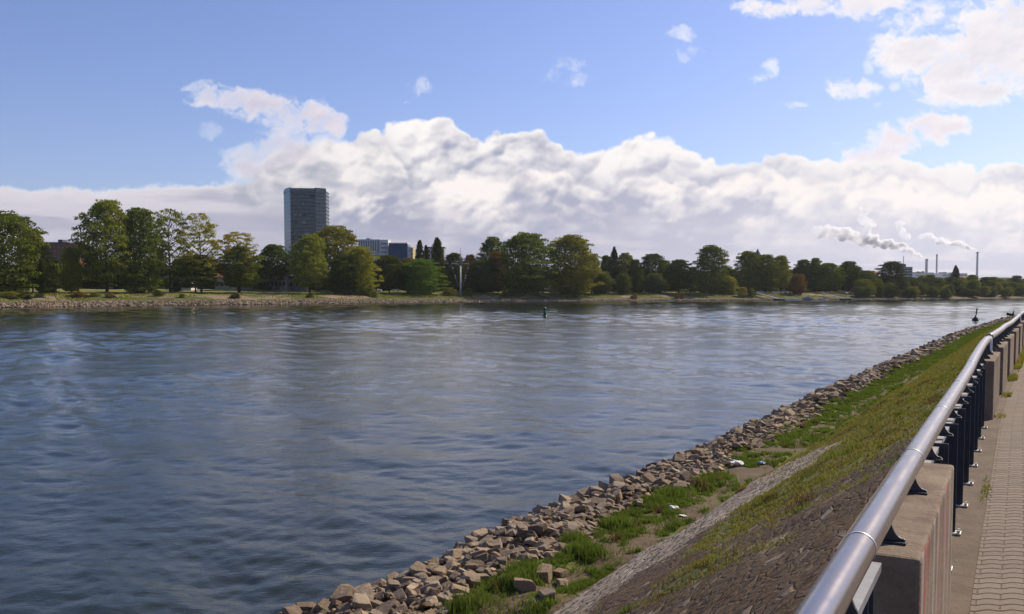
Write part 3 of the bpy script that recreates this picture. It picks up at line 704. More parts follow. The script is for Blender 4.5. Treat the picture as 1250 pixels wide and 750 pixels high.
def build_rocks():
    rs=random.Random(3);V=[r for r in RP if vis(*r[:3])];rest=[r for r in RP if not vis(*r[:3])]
    V.sort(key=lambda r:-r[3]/math.hypot(r[0],r[1]));near=V[:292];rest+=V[292:]
    for x,y,z,s in near:
        o=link('rock',rs.choice(ROCKS));o.location=(x,y,z);o.rotation_euler=rockrot(rs);o.scale=(s*rs.uniform(.9,1.2),s*rs.uniform(.85,1.15),s*rs.uniform(.85,1.25))
        off=x-float(Rl(y));q=(off-float(Woff(y)))/(-8.6-float(Woff(y)));k=0 if q<.25 else (1 if q<.68 else 2);f=0 if y<19 else (1 if y<30 else 2)
        wa=('at the water edge','on the crest','at the inner grassy edge')[k];wb=('near the bottom of the picture','along the middle stretch','on the far stretch')[f]
        tag(o,'tan stone %s of the riprap %s'%(wa,wb),'rock','riprap stones %s, %s'%(wa,wb))
    sp=[((664,706),.50,'rounded brown boulder lying at the inner foot of the riprap pile'),((684,700),.36,'flat topped grey brown stone on bare soil beside the rounded boulder'),((686,712),.30,'small blocky stone in front of the flat topped stone on bare soil'),((668,733),.34,'lone blocky stone on bare soil nearest the bottom edge of the picture'),((641,722),.42,'pale pitted round stone beside the tuft of bright grass'),((795,580),.5,'pale round stone at the inner edge of the riprap above the grass')]
    for i,((px,py),s,l) in enumerate(sp):
        x,y=G(px,py+3,1.0);z=float(near_z(np.array([x]),np.array([y]))[0]);o=link('boulder',ROCKS[(i*3+1)%14]);o.location=(x,y,z+s*.16);o.rotation_euler=(rs.uniform(-.2,.2),rs.uniform(-.2,.2),rs.uniform(0,6));o.scale=(s,s,s*1.15);tag(o,l,'boulder','single stones on the berm')
    # the rest of the pile, small or out of frame
    Vs=[];Fs=[];k=0
    def add(x,y,z,s,rs):
        nonlocal k
        v,f=rs.choice(LOW);M=np.array(Matrix.Rotation(rs.uniform(0,6.28),3,'Z')@Matrix.Rotation(rs.uniform(-.5,.5),3,'X')@Matrix.Rotation(rs.uniform(-.5,.5),3,'Y'))
        w=(v*np.array([s*rs.uniform(.9,1.3),s,s*rs.uniform(.9,1.3)]))@M.T+np.array([x,y,z]);Vs.append(w);Fs.append(f+k);k+=len(w)
    for x,y,z,s in rest:add(x,y,z,s,rs)
    tag(link('riprap_stones',npmesh('riprap_stones',np.concatenate(Vs),np.concatenate(Fs),M_rock)),kind='stuff')
    # far bank revetment
    Vs.clear();Fs.clear();k=0
    i0=np.argmin(abs(_ss-820));
    L0,L1=_sl[4],_sl[16]+40
    for t in range(15000):
        s=rs.uniform(L0,L1);lr=float(np.interp(s,_ss,_lr));wd=6.*(1-lr)+4.*lr
        v=rs.uniform(-.4,wd);
        if v>wd*.75 and rs.random()<.6:continue
        i=np.interp(s,_ss,np.arange(len(_ss)));j=int(i);j2=min(j+1,len(_ss)-1);f=i-j
        nb=_nb[j]*(1-f)+_nb[j2]*f;x=_fx[j]*(1-f)+_fx[j2]*f+math.sin(nb)*v;y=_fy[j]*(1-f)+_fy[j2]*f+math.cos(nb)*v
        z=float(np.interp(v,_v,FZ[j]*(1-f)+FZ[j2]*f));sz=rs.choice((.5,.7,.9,1.2))*(1 if v<wd*.7 else .7)*(1-.35*lr)
        add(x,y,z+.1*sz,sz,rs)
    tag(link('far_riprap_stones',npmesh('far_riprap_stones',np.concatenate(Vs),np.concatenate(Fs),M_rock)),kind='stuff')
build_rocks()
# ------------------------------------------------------------------ grass
def blades(name,X,Y,Z,hh,wd,mat,seed,lean=.5):
    rs=np.random.RandomState(seed);n=len(X);a=rs.uniform(0,6.283,n);b=rs.uniform(0,6.283,n)
    hx=np.cos(a)*wd/2;hy=np.sin(a)*wd/2;h=hh*rs.uniform(.5,1.25,n);lx=np.cos(b)*h*lean*rs.uniform(.1,1,n);ly=np.sin(b)*h*lean*rs.uniform(.1,1,n)
    base=np.stack([X,Y,Z-.01],-1)
    v0=base+np.stack([-hx,-hy,0*h],-1);v1=base+np.stack([hx,hy,0*h],-1)
    m=base+np.stack([lx*.35,ly*.35,h*.6],-1);v2=m+np.stack([hx,hy,0*h],-1)*.7;v3=m-np.stack([hx,hy,0*h],-1)*.7
    v4=base+np.stack([lx,ly,h*.95],-1)
    V=np.stack([v0,v1,v2,v3,v4],1).reshape(-1,3);i=np.arange(n)[:,None]*5
    Fc=np.concatenate([i+np.array([0,1,2]),i+np.array([0,2,3]),i+np.array([3,2,4])],0)
    return tag(link(name,npmesh(name,V,Fc,mat)),kind='stuff')
def scatter():
    rs=np.random.RandomState(12)
    def cand(n,y0,y1,o0,o1,pw=1.6):
        Y=y0+(y1-y0)*rs.rand(n)**pw;off=rs.uniform(o0,o1,n);return Rl(Y)+off,Y
    # slope: clumpy
    X,Y=cand(1700000,4,170,-6.95,-.6,2.6);g,p,s=near_zones(X,Y)
    cl=fbm(X/.16+30,Y/.16+30,77,2);keep=rs.rand(len(X))<np.clip(g*1.1,0,1)*sm(.36,.6,cl)*.46
    X,Y=X[keep],Y[keep];dry=(rs.rand(len(X))<.08+.5*sm(-.02,.16,nz(X,Y,1.6,981,4))*sm(16,9,Y)+.08*sm(0,.2,nz(X,Y,3.,983,3)))
    Z=near_z(X,Y);dist=np.hypot(X,Y)
    hh=.030+.040*fbm(X/.5+9,Y/.5+9,88,3);wd=.0045+.0009*dist
    blades('slope_grass',X[~dry],Y[~dry],Z[~dry],hh[~dry],wd[~dry],M_gslope,1,.9)
    blades('dry_slope_grass',X[dry],Y[dry],Z[dry],hh[dry]*1.2,wd[dry]*.9,M_gdry,2,1.1)
    # berm
    X,Y=cand(1100000,11,170,-9.6,-6.85,2.4);g,p,s=near_zones(X,Y)
    cl=fbm(X/.22+30,Y/.22+30,79,2);keep=rs.rand(len(X))<np.clip(g,0,1)*sm(.36,.58,cl)*.62
    X,Y=X[keep],Y[keep];Z=near_z(X,Y);dist=np.hypot(X,Y)
    blades('berm_grass',X,Y,Z,.06+.09*fbm(X/.6+9,Y/.6+9,89,3),.006+.0007*dist,M_gberm,3,.7)
    # taller single tufts, half of them dry, and dead stalks
    T1=[];T2=[]
    for k in range(420):
        berm=k%3==0;y=3.5+rs.rand()**1.3*32;off=rs.uniform(-8.9,-6.9) if berm else rs.uniform(-6.6,-.7)
        x=float(Rl(y))+off;gg=float(near_zones(np.array([x]),np.array([y]))[0][0])
        if rs.rand()>gg*.9+0.03:continue
        nn=rs.randint(25,90);q=rs.normal(0,1,(nn,2))*rs.uniform(.04,.14);hh_=rs.uniform(.07,.15) if not berm else rs.uniform(.1,.22)
        (T2 if rs.rand()<.45 else T1).append(np.stack([x+q[:,0],y+q[:,1],np.full(nn,hh_)],-1))
    for nm,T_,mt in(('green_tufts',T1,M_gberm),('dry_tufts',T2,M_gdry)):
        q=np.concatenate(T_);blades(nm,q[:,0],q[:,1],near_z(q[:,0],q[:,1]),q[:,2],.006+.0006*q[:,1],mt,9,1.0)
    # weeds growing through the riprap near the bottom of the picture
    pts=[]
    for px,py,r,n in((640,705,.3,900),(628,716,.2,500),(716,676,.3,900),(756,640,.3,900),(822,603,.4,1000),(700,662,.25,600),(572,740,.3,500)):
        x,y=G(px,py,1.05);q=rs.normal(0,1,(n,2))*r*.5;pts.append(np.stack([x+q[:,0],y+q[:,1]],-1))
    q=np.concatenate(pts);X,Y=q[:,0],q[:,1];blades('riprap_weeds',X,Y,near_z(X,Y)+.05,np.full(len(X),.2),.016+0*X,M_gberm,5,.7)
    # tufts at the foot of the blocks and along the path edge
    pts=[]
    for a,b in BL[1:8]:
        n=520;Yb=rs.uniform(a-.5,b+.7,n)
        k=nz(Yb*1.0,Yb*0+3,.5,991,2)+rs.uniform(-.1,.1,n)>0.02;Yb=Yb[k];pts.append(np.stack([Rl(Yb)+rs.uniform(.0,.16,len(Yb)),Yb],-1))
    n=160;Yb=rs.normal(7.6,.22,n);pts.append(np.stack([Rl(Yb)+rs.uniform(.04,.13,n),Yb],-1))
    q=np.concatenate(pts);X,Y=q[:,0],q[:,1];blades('path_edge_weeds',X,Y,4.3+0*X,np.interp(Y,[0,10,12,30],[.02,.02,.07,.13]),.008+.0008*Y,M_gslope,6,.9)
    # straw and dry stalks on the bare upper bank
    n=16000;Yb=rs.uniform(2.2,12.5,n);off=rs.uniform(-5.2,-.7,n);X=Rl(Yb)+off;g,p,s=near_zones(X,Yb);k=rs.rand(n)<(1-g)*.5;X,Yb=X[k],Yb[k];Z=near_z(X,Yb);m=len(X);a=rs.uniform(0,6.28,m);l=rs.uniform(.03,.16,m);w=.0028
    d=np.stack([np.cos(a)*l,np.sin(a)*l,0*l],-1);d[:,2]=(near_z(X+d[:,0],Yb+d[:,1])-Z)+.006;pn=np.stack([-np.sin(a)*w,np.cos(a)*w,0*l],-1);b=np.stack([X,Yb,Z+.008],-1)
    V=np.stack([b-pn,b+pn,b+d+pn*.3,b+d-pn*.3],1).reshape(-1,3);i=np.arange(m)[:,None]*4;tag(link('straw_litter',npmesh('straw_litter',V,i+np.array([0,1,2,3]),M_gdry)),kind='stuff')
    # rough grass and weeds on the far bank
    n=16000;s=rs.uniform(_sl[4],_sl[16]+60,n);v=rs.uniform(8,30,n);i=np.clip(np.interp(s,_ss,np.arange(len(_ss))),0,len(_ss)-2);j=i.astype(int);f=i-j
    nb=_nb[j];x=_fx[j]*(1-f)+_fx[j+1]*f+np.sin(nb)*v;y=_fy[j]*(1-f)+_fy[j+1]*f+np.cos(nb)*v
    m_=nz(x,y,8,995,4)+rs.uniform(-.06,.06,n)>.04;x,y,v,j=x[m_],y[m_],v[m_],j[m_];z=np.array([np.interp(vv,_v,FZ[jj]) for vv,jj in zip(v,j)])
    blades('far_bank_weeds',x,y,z,.7*np.ones(len(x)),.5*np.ones(len(x)),M_gslope,7,.8)
scatter()
# ------------------------------------------------------------------ trees
def leafquads(C,N,S,rs,elong=1.35):
    n=len(C);u=np.cross(N,rs.normal(0,1,(n,3)));u/=np.linalg.norm(u,axis=1)[:,None]+1e-9;w=np.cross(N,u);S=S[:,None]
    V=np.stack([C-u*S*elong*.5,C+w*S*.42-u*S*.05,C+u*S*elong*.5,C-w*S*.42-u*S*.05],1).reshape(-1,3)
    return V,np.arange(n)[:,None]*4+np.array([0,1,2,3])
def crown_proto(seed,kind):
    """unit tree: height 1, half width .5; returns (trunk mesh, crown mesh)"""
    rs=np.random.RandomState(seed);r_=random.Random(seed)
    if kind=='round': zs=[.12,.2,.35,.55,.75,.88,.96,1.0];rr=[.28,.42,.49,.50,.45,.35,.22,.05];nc,nl,cr,lf,base,fill=190,92,.078,.0185,.16,8000
    elif kind=='skirt': zs=[.02,.12,.3,.5,.75,.88,.96,1.0];rr=[.34,.44,.5,.5,.45,.35,.22,.05];nc,nl,cr,lf,base,fill=210,90,.078,.0185,.10,9500
    elif kind=='open': zs=[.24,.32,.5,.7,.85,.95,1.0];rr=[.18,.40,.50,.48,.41,.27,.05];nc,nl,cr,lf,base,fill=120,80,.064,.0165,.25,1500
    elif kind=='poplar': zs=[.03,.1,.3,.6,.85,1.0];rr=[.28,.42,.5,.46,.30,.02];nc,nl,cr,lf,base,fill=150,60,.09,.028,.05,4500
    elif kind=='shrub': zs=[.0,.1,.4,.7,.9,1.0];rr=[.40,.48,.5,.42,.28,.05];nc,nl,cr,lf,base,fill=44,90,.15,.042,.02,900
    lob=[(rs.uniform(0,6.28),rs.uniform(.2,.95),rs.uniform(.06,.16)) for _ in range(7)]
    cs=[];tries=0
    cr*=.92
    while len(cs)<nc and tries<nc*60:
        tries+=1;z=rs.uniform(zs[0],1);R=np.interp(z,zs,rr)
        a=rs.uniform(0,6.28)
        for la,lz,lw in lob:R*=1+lw*1.3*math.exp(-((z-lz)/.16)**2)*math.cos(a-la)
        q=math.sqrt(rs.uniform(.22,1.0))*.98
        p=np.array([math.cos(a)*R*q,math.sin(a)*R*q,z])
        if kind!='poplar' and len(cs)>8:
            d=min(((c[0]-p[0])**2+(c[1]-p[1])**2+(1.4*(c[2]-p[2]))**2) for c in cs)
            if d<(cr*.5)**2:continue
        cs.append(p)
    cs=np.array(cs);Cs=[];Ns=[];Ss=[]
    asp=1.7 if kind!='poplar' else 5.
    if kind=='shrub':asp=1.
    for c in cs:
        n=int(nl*rs.uniform(.6,1.4));d=rs.normal(0,1,(n,3));d/=np.linalg.norm(d,axis=1)[:,None];d[:,2]=np.where(d[:,2]<-.3,-d[:,2]*.6,d[:,2])
        r=cr*rs.uniform(.65,1.3)*rs.uniform(.35,1.08,n)**.6
        P=c+d*r[:,None]*np.array([1.25,1.25,.62 if kind!='poplar' else .45])
        Cs.append(P);nn=d*.8+rs.normal(0,.55,(n,3))+np.array([0,0,.25]);Ns.append(nn/np.linalg.norm(nn,axis=1)[:,None]);Ss.append(lf*rs.uniform(.6,1.35,n))
    fz=rs.uniform(zs[0],.97,fill);fa=rs.uniform(0,6.283,fill);fr_=np.interp(fz,zs,rr)*np.sqrt(rs.rand(fill))*(.80 if kind!='poplar' else .95)
    Cs.append(np.stack([np.cos(fa)*fr_,np.sin(fa)*fr_,fz],-1));nn=rs.normal(0,1,(fill,3));Ns.append(nn/np.linalg.norm(nn,axis=1)[:,None]);Ss.append(np.full(fill,lf*1.25))
    C=np.concatenate(Cs);N=np.concatenate(Ns);S=np.concatenate(Ss)
    k=C[:,2]<1.01;V,Fq=leafquads(C[k],N[k],S[k],rs)
    cm=npmesh('crown',V,Fq,M_leaf)
    m=MB();top=.86 if kind!='shrub' else .4;tr=.018 if kind!='shrub' else .03
    bend=[(r_.uniform(-.02,.02),r_.uniform(-.02,.02)) for _ in range(6)]
    pts=[(bend[i][0]*i/3,bend[i][1]*i/3,-.02+i*top/5) for i in range(6)];m.tube(pts,[tr*1.5,tr,tr*.85,tr*.65,tr*.4,tr*.12],7)
    for c in cs[rs.permutation(len(cs))[:26 if kind!='poplar' else 8]]:
        zz=max(base,min(c[2]-.06-.35*math.hypot(c[0],c[1]),.8));t=(zz+.02)/top*5;i=min(int(t),4);f=t-i
        s0=Vector(pts[i]).lerp(Vector(pts[i+1]),f);e=Vector(c);mid=s0.lerp(e,.5)+Vector((0,0,-.02))
        m.tube([s0,mid,e],[tr*.42,tr*.28,tr*.08],5,False)
    tm=mesh_of(m,'trunk',M_bark)
    return tm,cm
PR={'round':[crown_proto(s,'round') for s in(1,2,3,4)],'skirt':[crown_proto(s,'skirt') for s in(11,12,13)],'open':[crown_proto(s,'open') for s in(21,22,23)],'poplar':[crown_proto(s,'poplar') for s in(31,32)],'shrub':[crown_proto(s,'shrub') for s in(41,42,43)]}
DG=(.052,.070,.018);MG=(.088,.115,.024);OL=(.14,.152,.032);YG=(.20,.20,.042);BR_=(.130,.080,.032);LG=(.090,.140,.028);PO=(.034,.046,.018);GY=(.080,.098,.038)
_tn=[0]
def tree(kind,px,top,hw,dv,colr,label,name='tree',cat='tree',group='trees on the far bank',D=None,base=None,seed=None):
    Y=(shoreY(px)+dv) if D is None else D
    X,zt=at(px,Y,top);gz=far_zv(X,Y)[0]
    if base is not None:gz=at(px,Y,base)[1]
    _tn[0]+=1;rs=random.Random(_tn[0]*7+5)
    h=max(1.,zt-gz+.0)*1.02;w=hw*Y/F*2*1.10
    e=empty(name,(X,Y,gz-.1),rs.uniform(0,6.28),label,cat,group)
    tm,cm=PR[kind][(_tn[0]*5+(seed or 0))%len(PR[kind])]
    for nm,me in(('trunk',tm),('crown',cm)):
        o=link(nm,me,e);o.scale=(w,w*rs.uniform(.92,1.1),h)
        if nm=='crown':o.color=tuple(c*k_*rs.uniform(.94,1.06) for c,k_ in zip(colr,(1.32,1.22,1.1)))+(1,)
        else:
            k=.75*h/w if kind!='poplar' else .9*h/w;k=min(k,1.1) if kind!='poplar' else 1;o.scale=(w*max(k,.7),w*max(k,.7),h)
    return e
T=tree
LEAD=[('skirt',2,260,46,34,MG,'broad rounded dark green tree cut by the left picture edge'),
('round',38,281,17,40,OL,'smaller tree with yellow tips against the left edge tree'),
('skirt',56,317,15,30,DG,'low dark bushy tree between the left edge tree and the tall pair'),
('skirt',86,303,13,44,YG,'yellow green small tree in front of the brick block'),
('round',128,247,33,38,OL,'tallest broad olive green tree left of the office tower'),
('skirt',170,257,27,36,MG,'grey green tree touching the right side of the tallest left tree'),
('open',206,258,26,40,OL,'tree with bright leafy top showing pale limbs, third from left of the tall ones'),
('open',244,263,25,38,YG,'thin crowned yellow green tree right of the one with pale limbs'),
('open',290,285,25,42,YG,'loose topped tree with a straight dark trunk on the lawn left of the tower'),
('round',292,302,25,40,MG,'dense lower tree merged under the loose topped tree'),
('round',238,312,30,44,MG,'leafy mid height tree below the thin crowned one'),
('skirt',333,300,22,70,DG,'dark green tree behind the small white arcade house'),
('round',377,288,23,32,OL,'tree with an ivy covered trunk standing in front of the tower foot'),
('round',410,278,34,62,OL,'large knobbly crowned tree right of the tower foot'),
('skirt',418,312,17,30,DG,'short dark tree in front of the large knobbly crowned tree'),
('skirt',440,302,19,28,YG,'yellow green drooping tree left of the white office block'),
('round',475,313,24,40,DG,'dark tree in front of the white office block'),
('round',497,316,15,46,BR_,'brown tinted tree in front of the blue windowless block'),
('skirt',513,317,24,28,LG,'fresh green low spreading tree in front of the poplars'),
('poplar',512,295,6,70,PO,'slim dark poplar left of its shorter twin'),
('poplar',520,301,5,72,PO,'shorter slim poplar leaning against its taller twin'),
('poplar',534,292,9,46,PO,'tall black green poplar standing alone right of the twin poplars'),
('round',553,310,14,60,DG,'dark round tree left of the signal mast'),
('round',574,312,10,66,BR_,'rusty topped tree just right of the signal mast'),
('skirt',588,318,21,34,DG,'dark low tree right of the signal mast'),
('round',600,291,17,70,MG,'tree peeping over the rusty foliage left of the big pair'),
('round',608,309,17,52,BR_,'rust brown tree between the dark low tree and the big pair'),
('skirt',641,286,34,24,MG,'left one of the two biggest trees at the middle of the bank'),
('skirt',697,289,34,24,OL,'right one of the two biggest trees at the middle of the bank'),
('round',722,312,14,30,OL,'smaller tree on the right flank of the biggest pair'),
('round',740,313,9,76,DG,'narrow topped dark tree right of the biggest pair'),
('skirt',734,332,15,26,GY,'low grey green tree in front of the slim dark poplar'),
('poplar',750,303,6,52,PO,'black green poplar right of the biggest pair'),
('round',764,310,13,58,OL,'olive tree directly right of the black green poplar'),
('skirt',776,318,10,30,DG,'egg shaped dark tree on a short trunk near the bank'),
('skirt',761,335,10,26,MG,'small green tree left of the egg shaped one'),
('round',797,311,18,48,DG,'dark broad tree right of the egg shaped one'),
('skirt',800,334,13,28,GY,'low pale green tree under the dark broad tree'),
('round',829,318,17,34,DG,'rounded dark tree left of the tall spade shaped one'),
('round',813,319,10,52,OL,'olive crown between two rounded dark trees'),
('skirt',868,301,22,30,MG,'tall spade shaped tree between the big pair and the church spire'),
('skirt',889,338,12,26,YG,'pale yellow green low tree at the foot of the spade shaped tree'),
('round',914,308,17,38,MG,'tree just left of the church spire'),
('round',936,312,15,36,MG,'tree just right of the church spire'),
('round',953,313,12,40,OL,'olive tree right of the church spire'),
('skirt',974,335,10,24,BR_,'small rust brown tree standing at the bank right of the spire'),
('round',981,318,13,50,DG,'dark tree behind the small rust brown tree'),
('round',996,316,9,46,MG,'pointed lighter tree right of the small rust brown one'),
('round',1013,322,16,40,MG,'leafy tree above the second gangway'),
('round',1036,320,16,44,DG,'dark high crowned tree right of the second gangway'),
('round',1058,331,14,40,MG,'mid green tree left of the dark dome shaped tree'),
('skirt',1089,320,16,44,PO,'dark dome shaped tree left of the flat roofed block'),
('poplar',1167,325,5,50,PO,'dark little poplar standing in front of the power plant'),
('skirt',1157,348,7,20,YG,'yellow crowned small tree in front of the power plant'),]
for a in LEAD:T(*a)
rs_=random.Random(77)
LM=[(-30,'the left picture edge'),(50,'the brick block'),(128,'the tallest left tree'),(206,'the tree with pale limbs'),(290,'the loose topped lawn tree'),(370,'the office tower'),(457,'the white office block'),(486,'the blue block'),(534,'the tall lone poplar'),(562,'the signal mast'),(641,'the left big tree'),(697,'the right big tree'),(750,'the poplar beyond the big pair'),(797,'the broad dark tree'),(868,'the spade shaped tree'),(925,'the church spire'),(974,'the small rust brown tree'),(1030,'the right gangway'),(1089,'the dark dome tree'),(1131,'the left chimney'),(1167,'the little dark poplar'),(1193,'the tallest chimney'),(1250,'the right picture edge'),(9999,'')]
_bgn={}
def BG(kind,px):
    i=max(j for j,(x,_) in enumerate(LM) if x<=px);k=_bgn.get((kind,i),0);_bgn[(kind,i)]=k+1
    return '%s %s right of %s'%(('first','second','third','fourth','fifth','sixth','seventh','eighth','ninth','tenth')[min(k,9)],kind,LM[i][1])
# rows behind: close the gaps as the photo shows
for px in range(-10,560,15):
    T(rs_.choice(('round','skirt')),px+rs_.uniform(-4,4),rs_.uniform(316,326) if px<330 else rs_.uniform(322,330),rs_.uniform(11,15),rs_.uniform(95,130),rs_.choice((DG,DG,MG,PO)),BG('dark background tree',px),group='background trees left half')
for px in range(560,1050,12):
    T(rs_.choice(('round','skirt')),px+rs_.uniform(-4,4),rs_.uniform(322,332),rs_.uniform(9,13),rs_.uniform(80,110),rs_.choice((DG,DG,MG,PO)),BG('dark background tree',px),group='background trees right half')
for k,(dv,t0,t1,h0,h1,gl) in enumerate(((52,334,340,8,12,'back'),(30,340,346,7,10,'middle'),(12,348,354,5,8,'front'))):
    for px in range(1046,1330,9 if k else 11):
        T(rs_.choice(('round','skirt','skirt')),px+rs_.uniform(-4,4),rs_.uniform(t0,t1)+(2 if px>1200 else 0),rs_.uniform(h0,h1),dv+rs_.uniform(-5,5),rs_.choice((DG,MG,DG,OL,MG,GY)),BG('bushy %s rank wood tree'%gl,px),group='wood on the right, %s rank'%gl)
for k,px in enumerate(range(-10,1060,13)):
    T('shrub',px+rs_.uniform(-4,4),rs_.uniform(335,341) if px<560 else rs_.uniform(339,344),rs_.uniform(9,14),rs_.uniform(84,94) if px<560 else rs_.uniform(70,80),rs_.choice((DG,PO,DG,MG)),BG('dark hedge shrub',px),'shrub','shrub','hedge under the background trees')
# trees beyond the left edge
for px,top in((-70,270),(-120,262),(-190,275),(-260,268)):T('skirt',px,top,36,36,DG,'tree on the far bank beyond the left edge of the picture',group='trees beyond the left edge')
# shrubs at the water's edge
SH=[(48,361,6,14,5,PO,'dark round shrub standing on the stone bank at far left'),(12,359,12,14,7,OL,'grey green weedy shrub at the left picture edge on the stone bank'),(28,359,9,14,7,DG,'low shrub between the left edge and the dark round shrub'),(36,363,5,11,3,DG,'small dark bush left of the dark round shrub'),(96,359,12,16,5,BR_,'brownish weed thicket below the tallest left tree'),(116,360,8,16,5,OL,'low olive shrub beside the brownish weed thicket'),(134,361,6,13,4,BR_,'small brown shrub right of the olive one below the tallest tree'),(192,357,6,17,5,DG,'dark shrub on the sandy ramp'),(222,362,4,12,3,DG,'flat dark shrub at the lower edge of the sandy ramp'),(287,361,6,12,4,PO,'dark round shrub below the loose topped tree on the stone bank'),(378,361,4,12,4,PO,'small black green shrub below the ivy covered tree'),(171,346,5,34,4,DG,'shrub at the foot of the grey green tree'),(214,344,7,50,5,DG,'dark shrub beside the long white house'),(458,358,4,14,5,OL,'upright olive shrub on the bank below the white office block'),(448,355,9,20,5,MG,'low green shrub mass left of the upright olive shrub'),(616,357,4,14,4,BR_,'rusty shrub left below the biggest pair'),(548,354,8,20,4,OL,'low shrub left of the signal mast foot'),(571,355,6,16,4,MG,'low shrub right of the signal mast foot'),(701,354,10,18,4,OL,'leaning willow shrub below the right one of the biggest pair'),(774,361,4,8,3,BR_,'small brown shrub on the stones below the egg shaped tree'),(906,354,6,14,4,YG,'pale reed clump left of the first gangway'),(917,355,5,12,4,MG,'green shrub beside the first gangway'),(826,361,2.5,7,3,BR_,'tiny dark bush on the bank below the dark trees'),(833,361,2.5,7,3,BR_,'second tiny dark bush to the right on the same bank')]
for px,top,hw,dv,hh,c,l in SH:
    T('shrub',px,top-3,hw,dv,c,l,'shrub','shrub','shrubs along the far bank')
# ------------------------------------------------------------------ buildings
M_glassd=simple('dark_tower_glass',(.022,.036,.046),.22,.0,.7,.9,.16)  # strong large mottling paints uneven reflections into the glass colour
M_glassb=simple('reflection_blue_glass',(.10,.17,.24),.12,.55,.8,.2,.1)  # bright blue reflection of the tower's left face put into the glass colour
M_spand=simple('tower_spandrel',(.045,.064,.070),.35,.1,.5,.6,.22)
M_spandr=simple('tower_side_spandrel',(.075,.11,.13),.3,.2,.6,.2,.1)
M_black0=simple('open_window_dark',(.006,.008,.01),.4,0,.4,.1)
M_white=simple('white_render',(.62,.59,.57),.8,0,.3,.08,.3)
M_win=simple('window_glass',(.025,.03,.038),.15,0,.6,.4,.3)
M_bluewall=simple('blue_metal_cladding',(.018,.060,.115),.55,0,.4,.1,.3)
M_beige=simple('yellow_beige_render',(.48,.36,.20),.85,0,.2,.12,.3)
M_greyc=simple('grey_concrete_wall',(.30,.28,.27),.85,0,.2,.12,.3)
M_brick=simple('red_brown_brick',(.22,.105,.065),.9,0,.2,.25,.6)
M_roof=simple('red_roof_tiles',(.30,.11,.065),.9,0,.2,.2,.8)
M_slate=simple('grey_slate_roof',(.075,.075,.085),.7,0,.3,.2,.8)
M_chim=simple('chimney_concrete',(.30,.28,.32),.9,0,.2,.1,.05)
M_plant=simple('pale_plant_cladding',(.42,.42,.46),.8,0,.3,.1,.05)
def tower():
    D=845.;X0,_=at(344,D,300);X1,_=at(397.5,D,300);zt=at(370,D,230.5)[1];zb=6.;w=X1-X0;zl=at(344,D,236)[1]
    e=empty('office_tower',(X0,D,zb),0,'tall dark glass office tower with a narrow bright blue left face','tower')
    # hexagonal plan (x right, y away); narrow left facet, wide front, narrower right facet
    xa,xb=w*.24,w*.80
    poly=[(0,10),(xa,-5),(xb,-3),(w,5),(w-1,24),(w*.5,32),(3,24)]
    h=zt-zb;n=int(h/3.45)
    MB().prism([(x*.985+w*.0075,y*.96+.6) for x,y in poly],0,h-2.5).build('glass_core',M_glassd,e)
    def band(i,j,name,mat,z0s,th,proud,gap=0.):
        (ax,ay),(bx,by)=poly[i],poly[j];d=Vector((bx-ax,by-ay,0));L=d.length;d.normalize();nn=Vector((d.y,-d.x,0));m=MB()
        a=Vector((ax,ay,0))+d*gap;b=Vector((bx,by,0))-d*.05
        for z in z0s:
            p=[a+nn*proud,b+nn*proud,b-nn*.35,a-nn*.35];m.extr([q+Vector((0,0,z)) for q in p],(0,0,th))
        return m.build(name,mat,e)
    zs=[2+3.45*i for i in range(n)]
    band(0,1,'left_glass_face',M_glassb,[z+.02 for z in zs],2.6,.15)
    band(0,1,'left_face_spandrels',M_glassd,[z+2.62 for z in zs],.83,.1,3.5)
    band(0,1,'left_edge_strip',M_glassb,[z+2.63 for z in zs],.8,.22,0) if False else None
    band(1,2,'front_spandrels',M_spand,zs,.95,.12);band(2,3,'right_spandrels',M_spandr,zs,1.0,.12);band(3,4,'side_spandrels',M_spand,zs,.95,.12)
    rq=random.Random(2);(ax,ay),(bx,by)=poly[1],poly[2]
    for k in range(16):
        t=rq.uniform(.04,.93);z=2+3.45*rq.randint(3,n-2)+1.0;w_=rq.choice((1.2,2.4,3.6));d=Vector((bx-ax,by-ay,0)).normalized();nn=Vector((d.y,-d.x,0));p=Vector((ax,ay,z))+d*t*((bx-ax)-4)
        MB().extr([p+nn*.1,p+d*w_+nn*.1,p+d*w_-nn*.2,p-nn*.2],(0,0,2.3)).build('window_blind',M_greyc if k%3==0 else M_black0,e)
    m=MB()
    for i,j,hh in((0,1,-2.2),(1,2,.0),(2,3,.6)):
        (ax,ay),(bx,by)=poly[i],poly[j];d=Vector((bx-ax,by-ay,0)).normalized();nn=Vector((d.y,-d.x,0))*.4;a=Vector((ax,ay,h-4));b=Vector((bx,by,h-4))-d*.3
        m.extr([a+nn,b+nn,b-nn*4,a-nn*4],(0,0,4+hh))
    m.build('parapet',M_glassd,e)
    MB().box(w*.38,w*.68,8,18,h-2,h+1.2).box(w*.2,w*.3,10,14,h-2,h+.8).build('roof_plant',M_greyc,e)
tower()
def bld(name,label,px0,px1,top,D,depth,wall,base=6.,cat='building',rot=0):
    X0,_=at(px0,D,top);X1,_=at(px1,D,top);zt=at((px0+px1)/2,D,top)[1]
    e=empty(name,(X0,D,base),rot,label,cat);w=X1-X0;h=zt-base
    MB().box(0,w,0,depth,0,h).build('wall',wall,e);return e,w,h
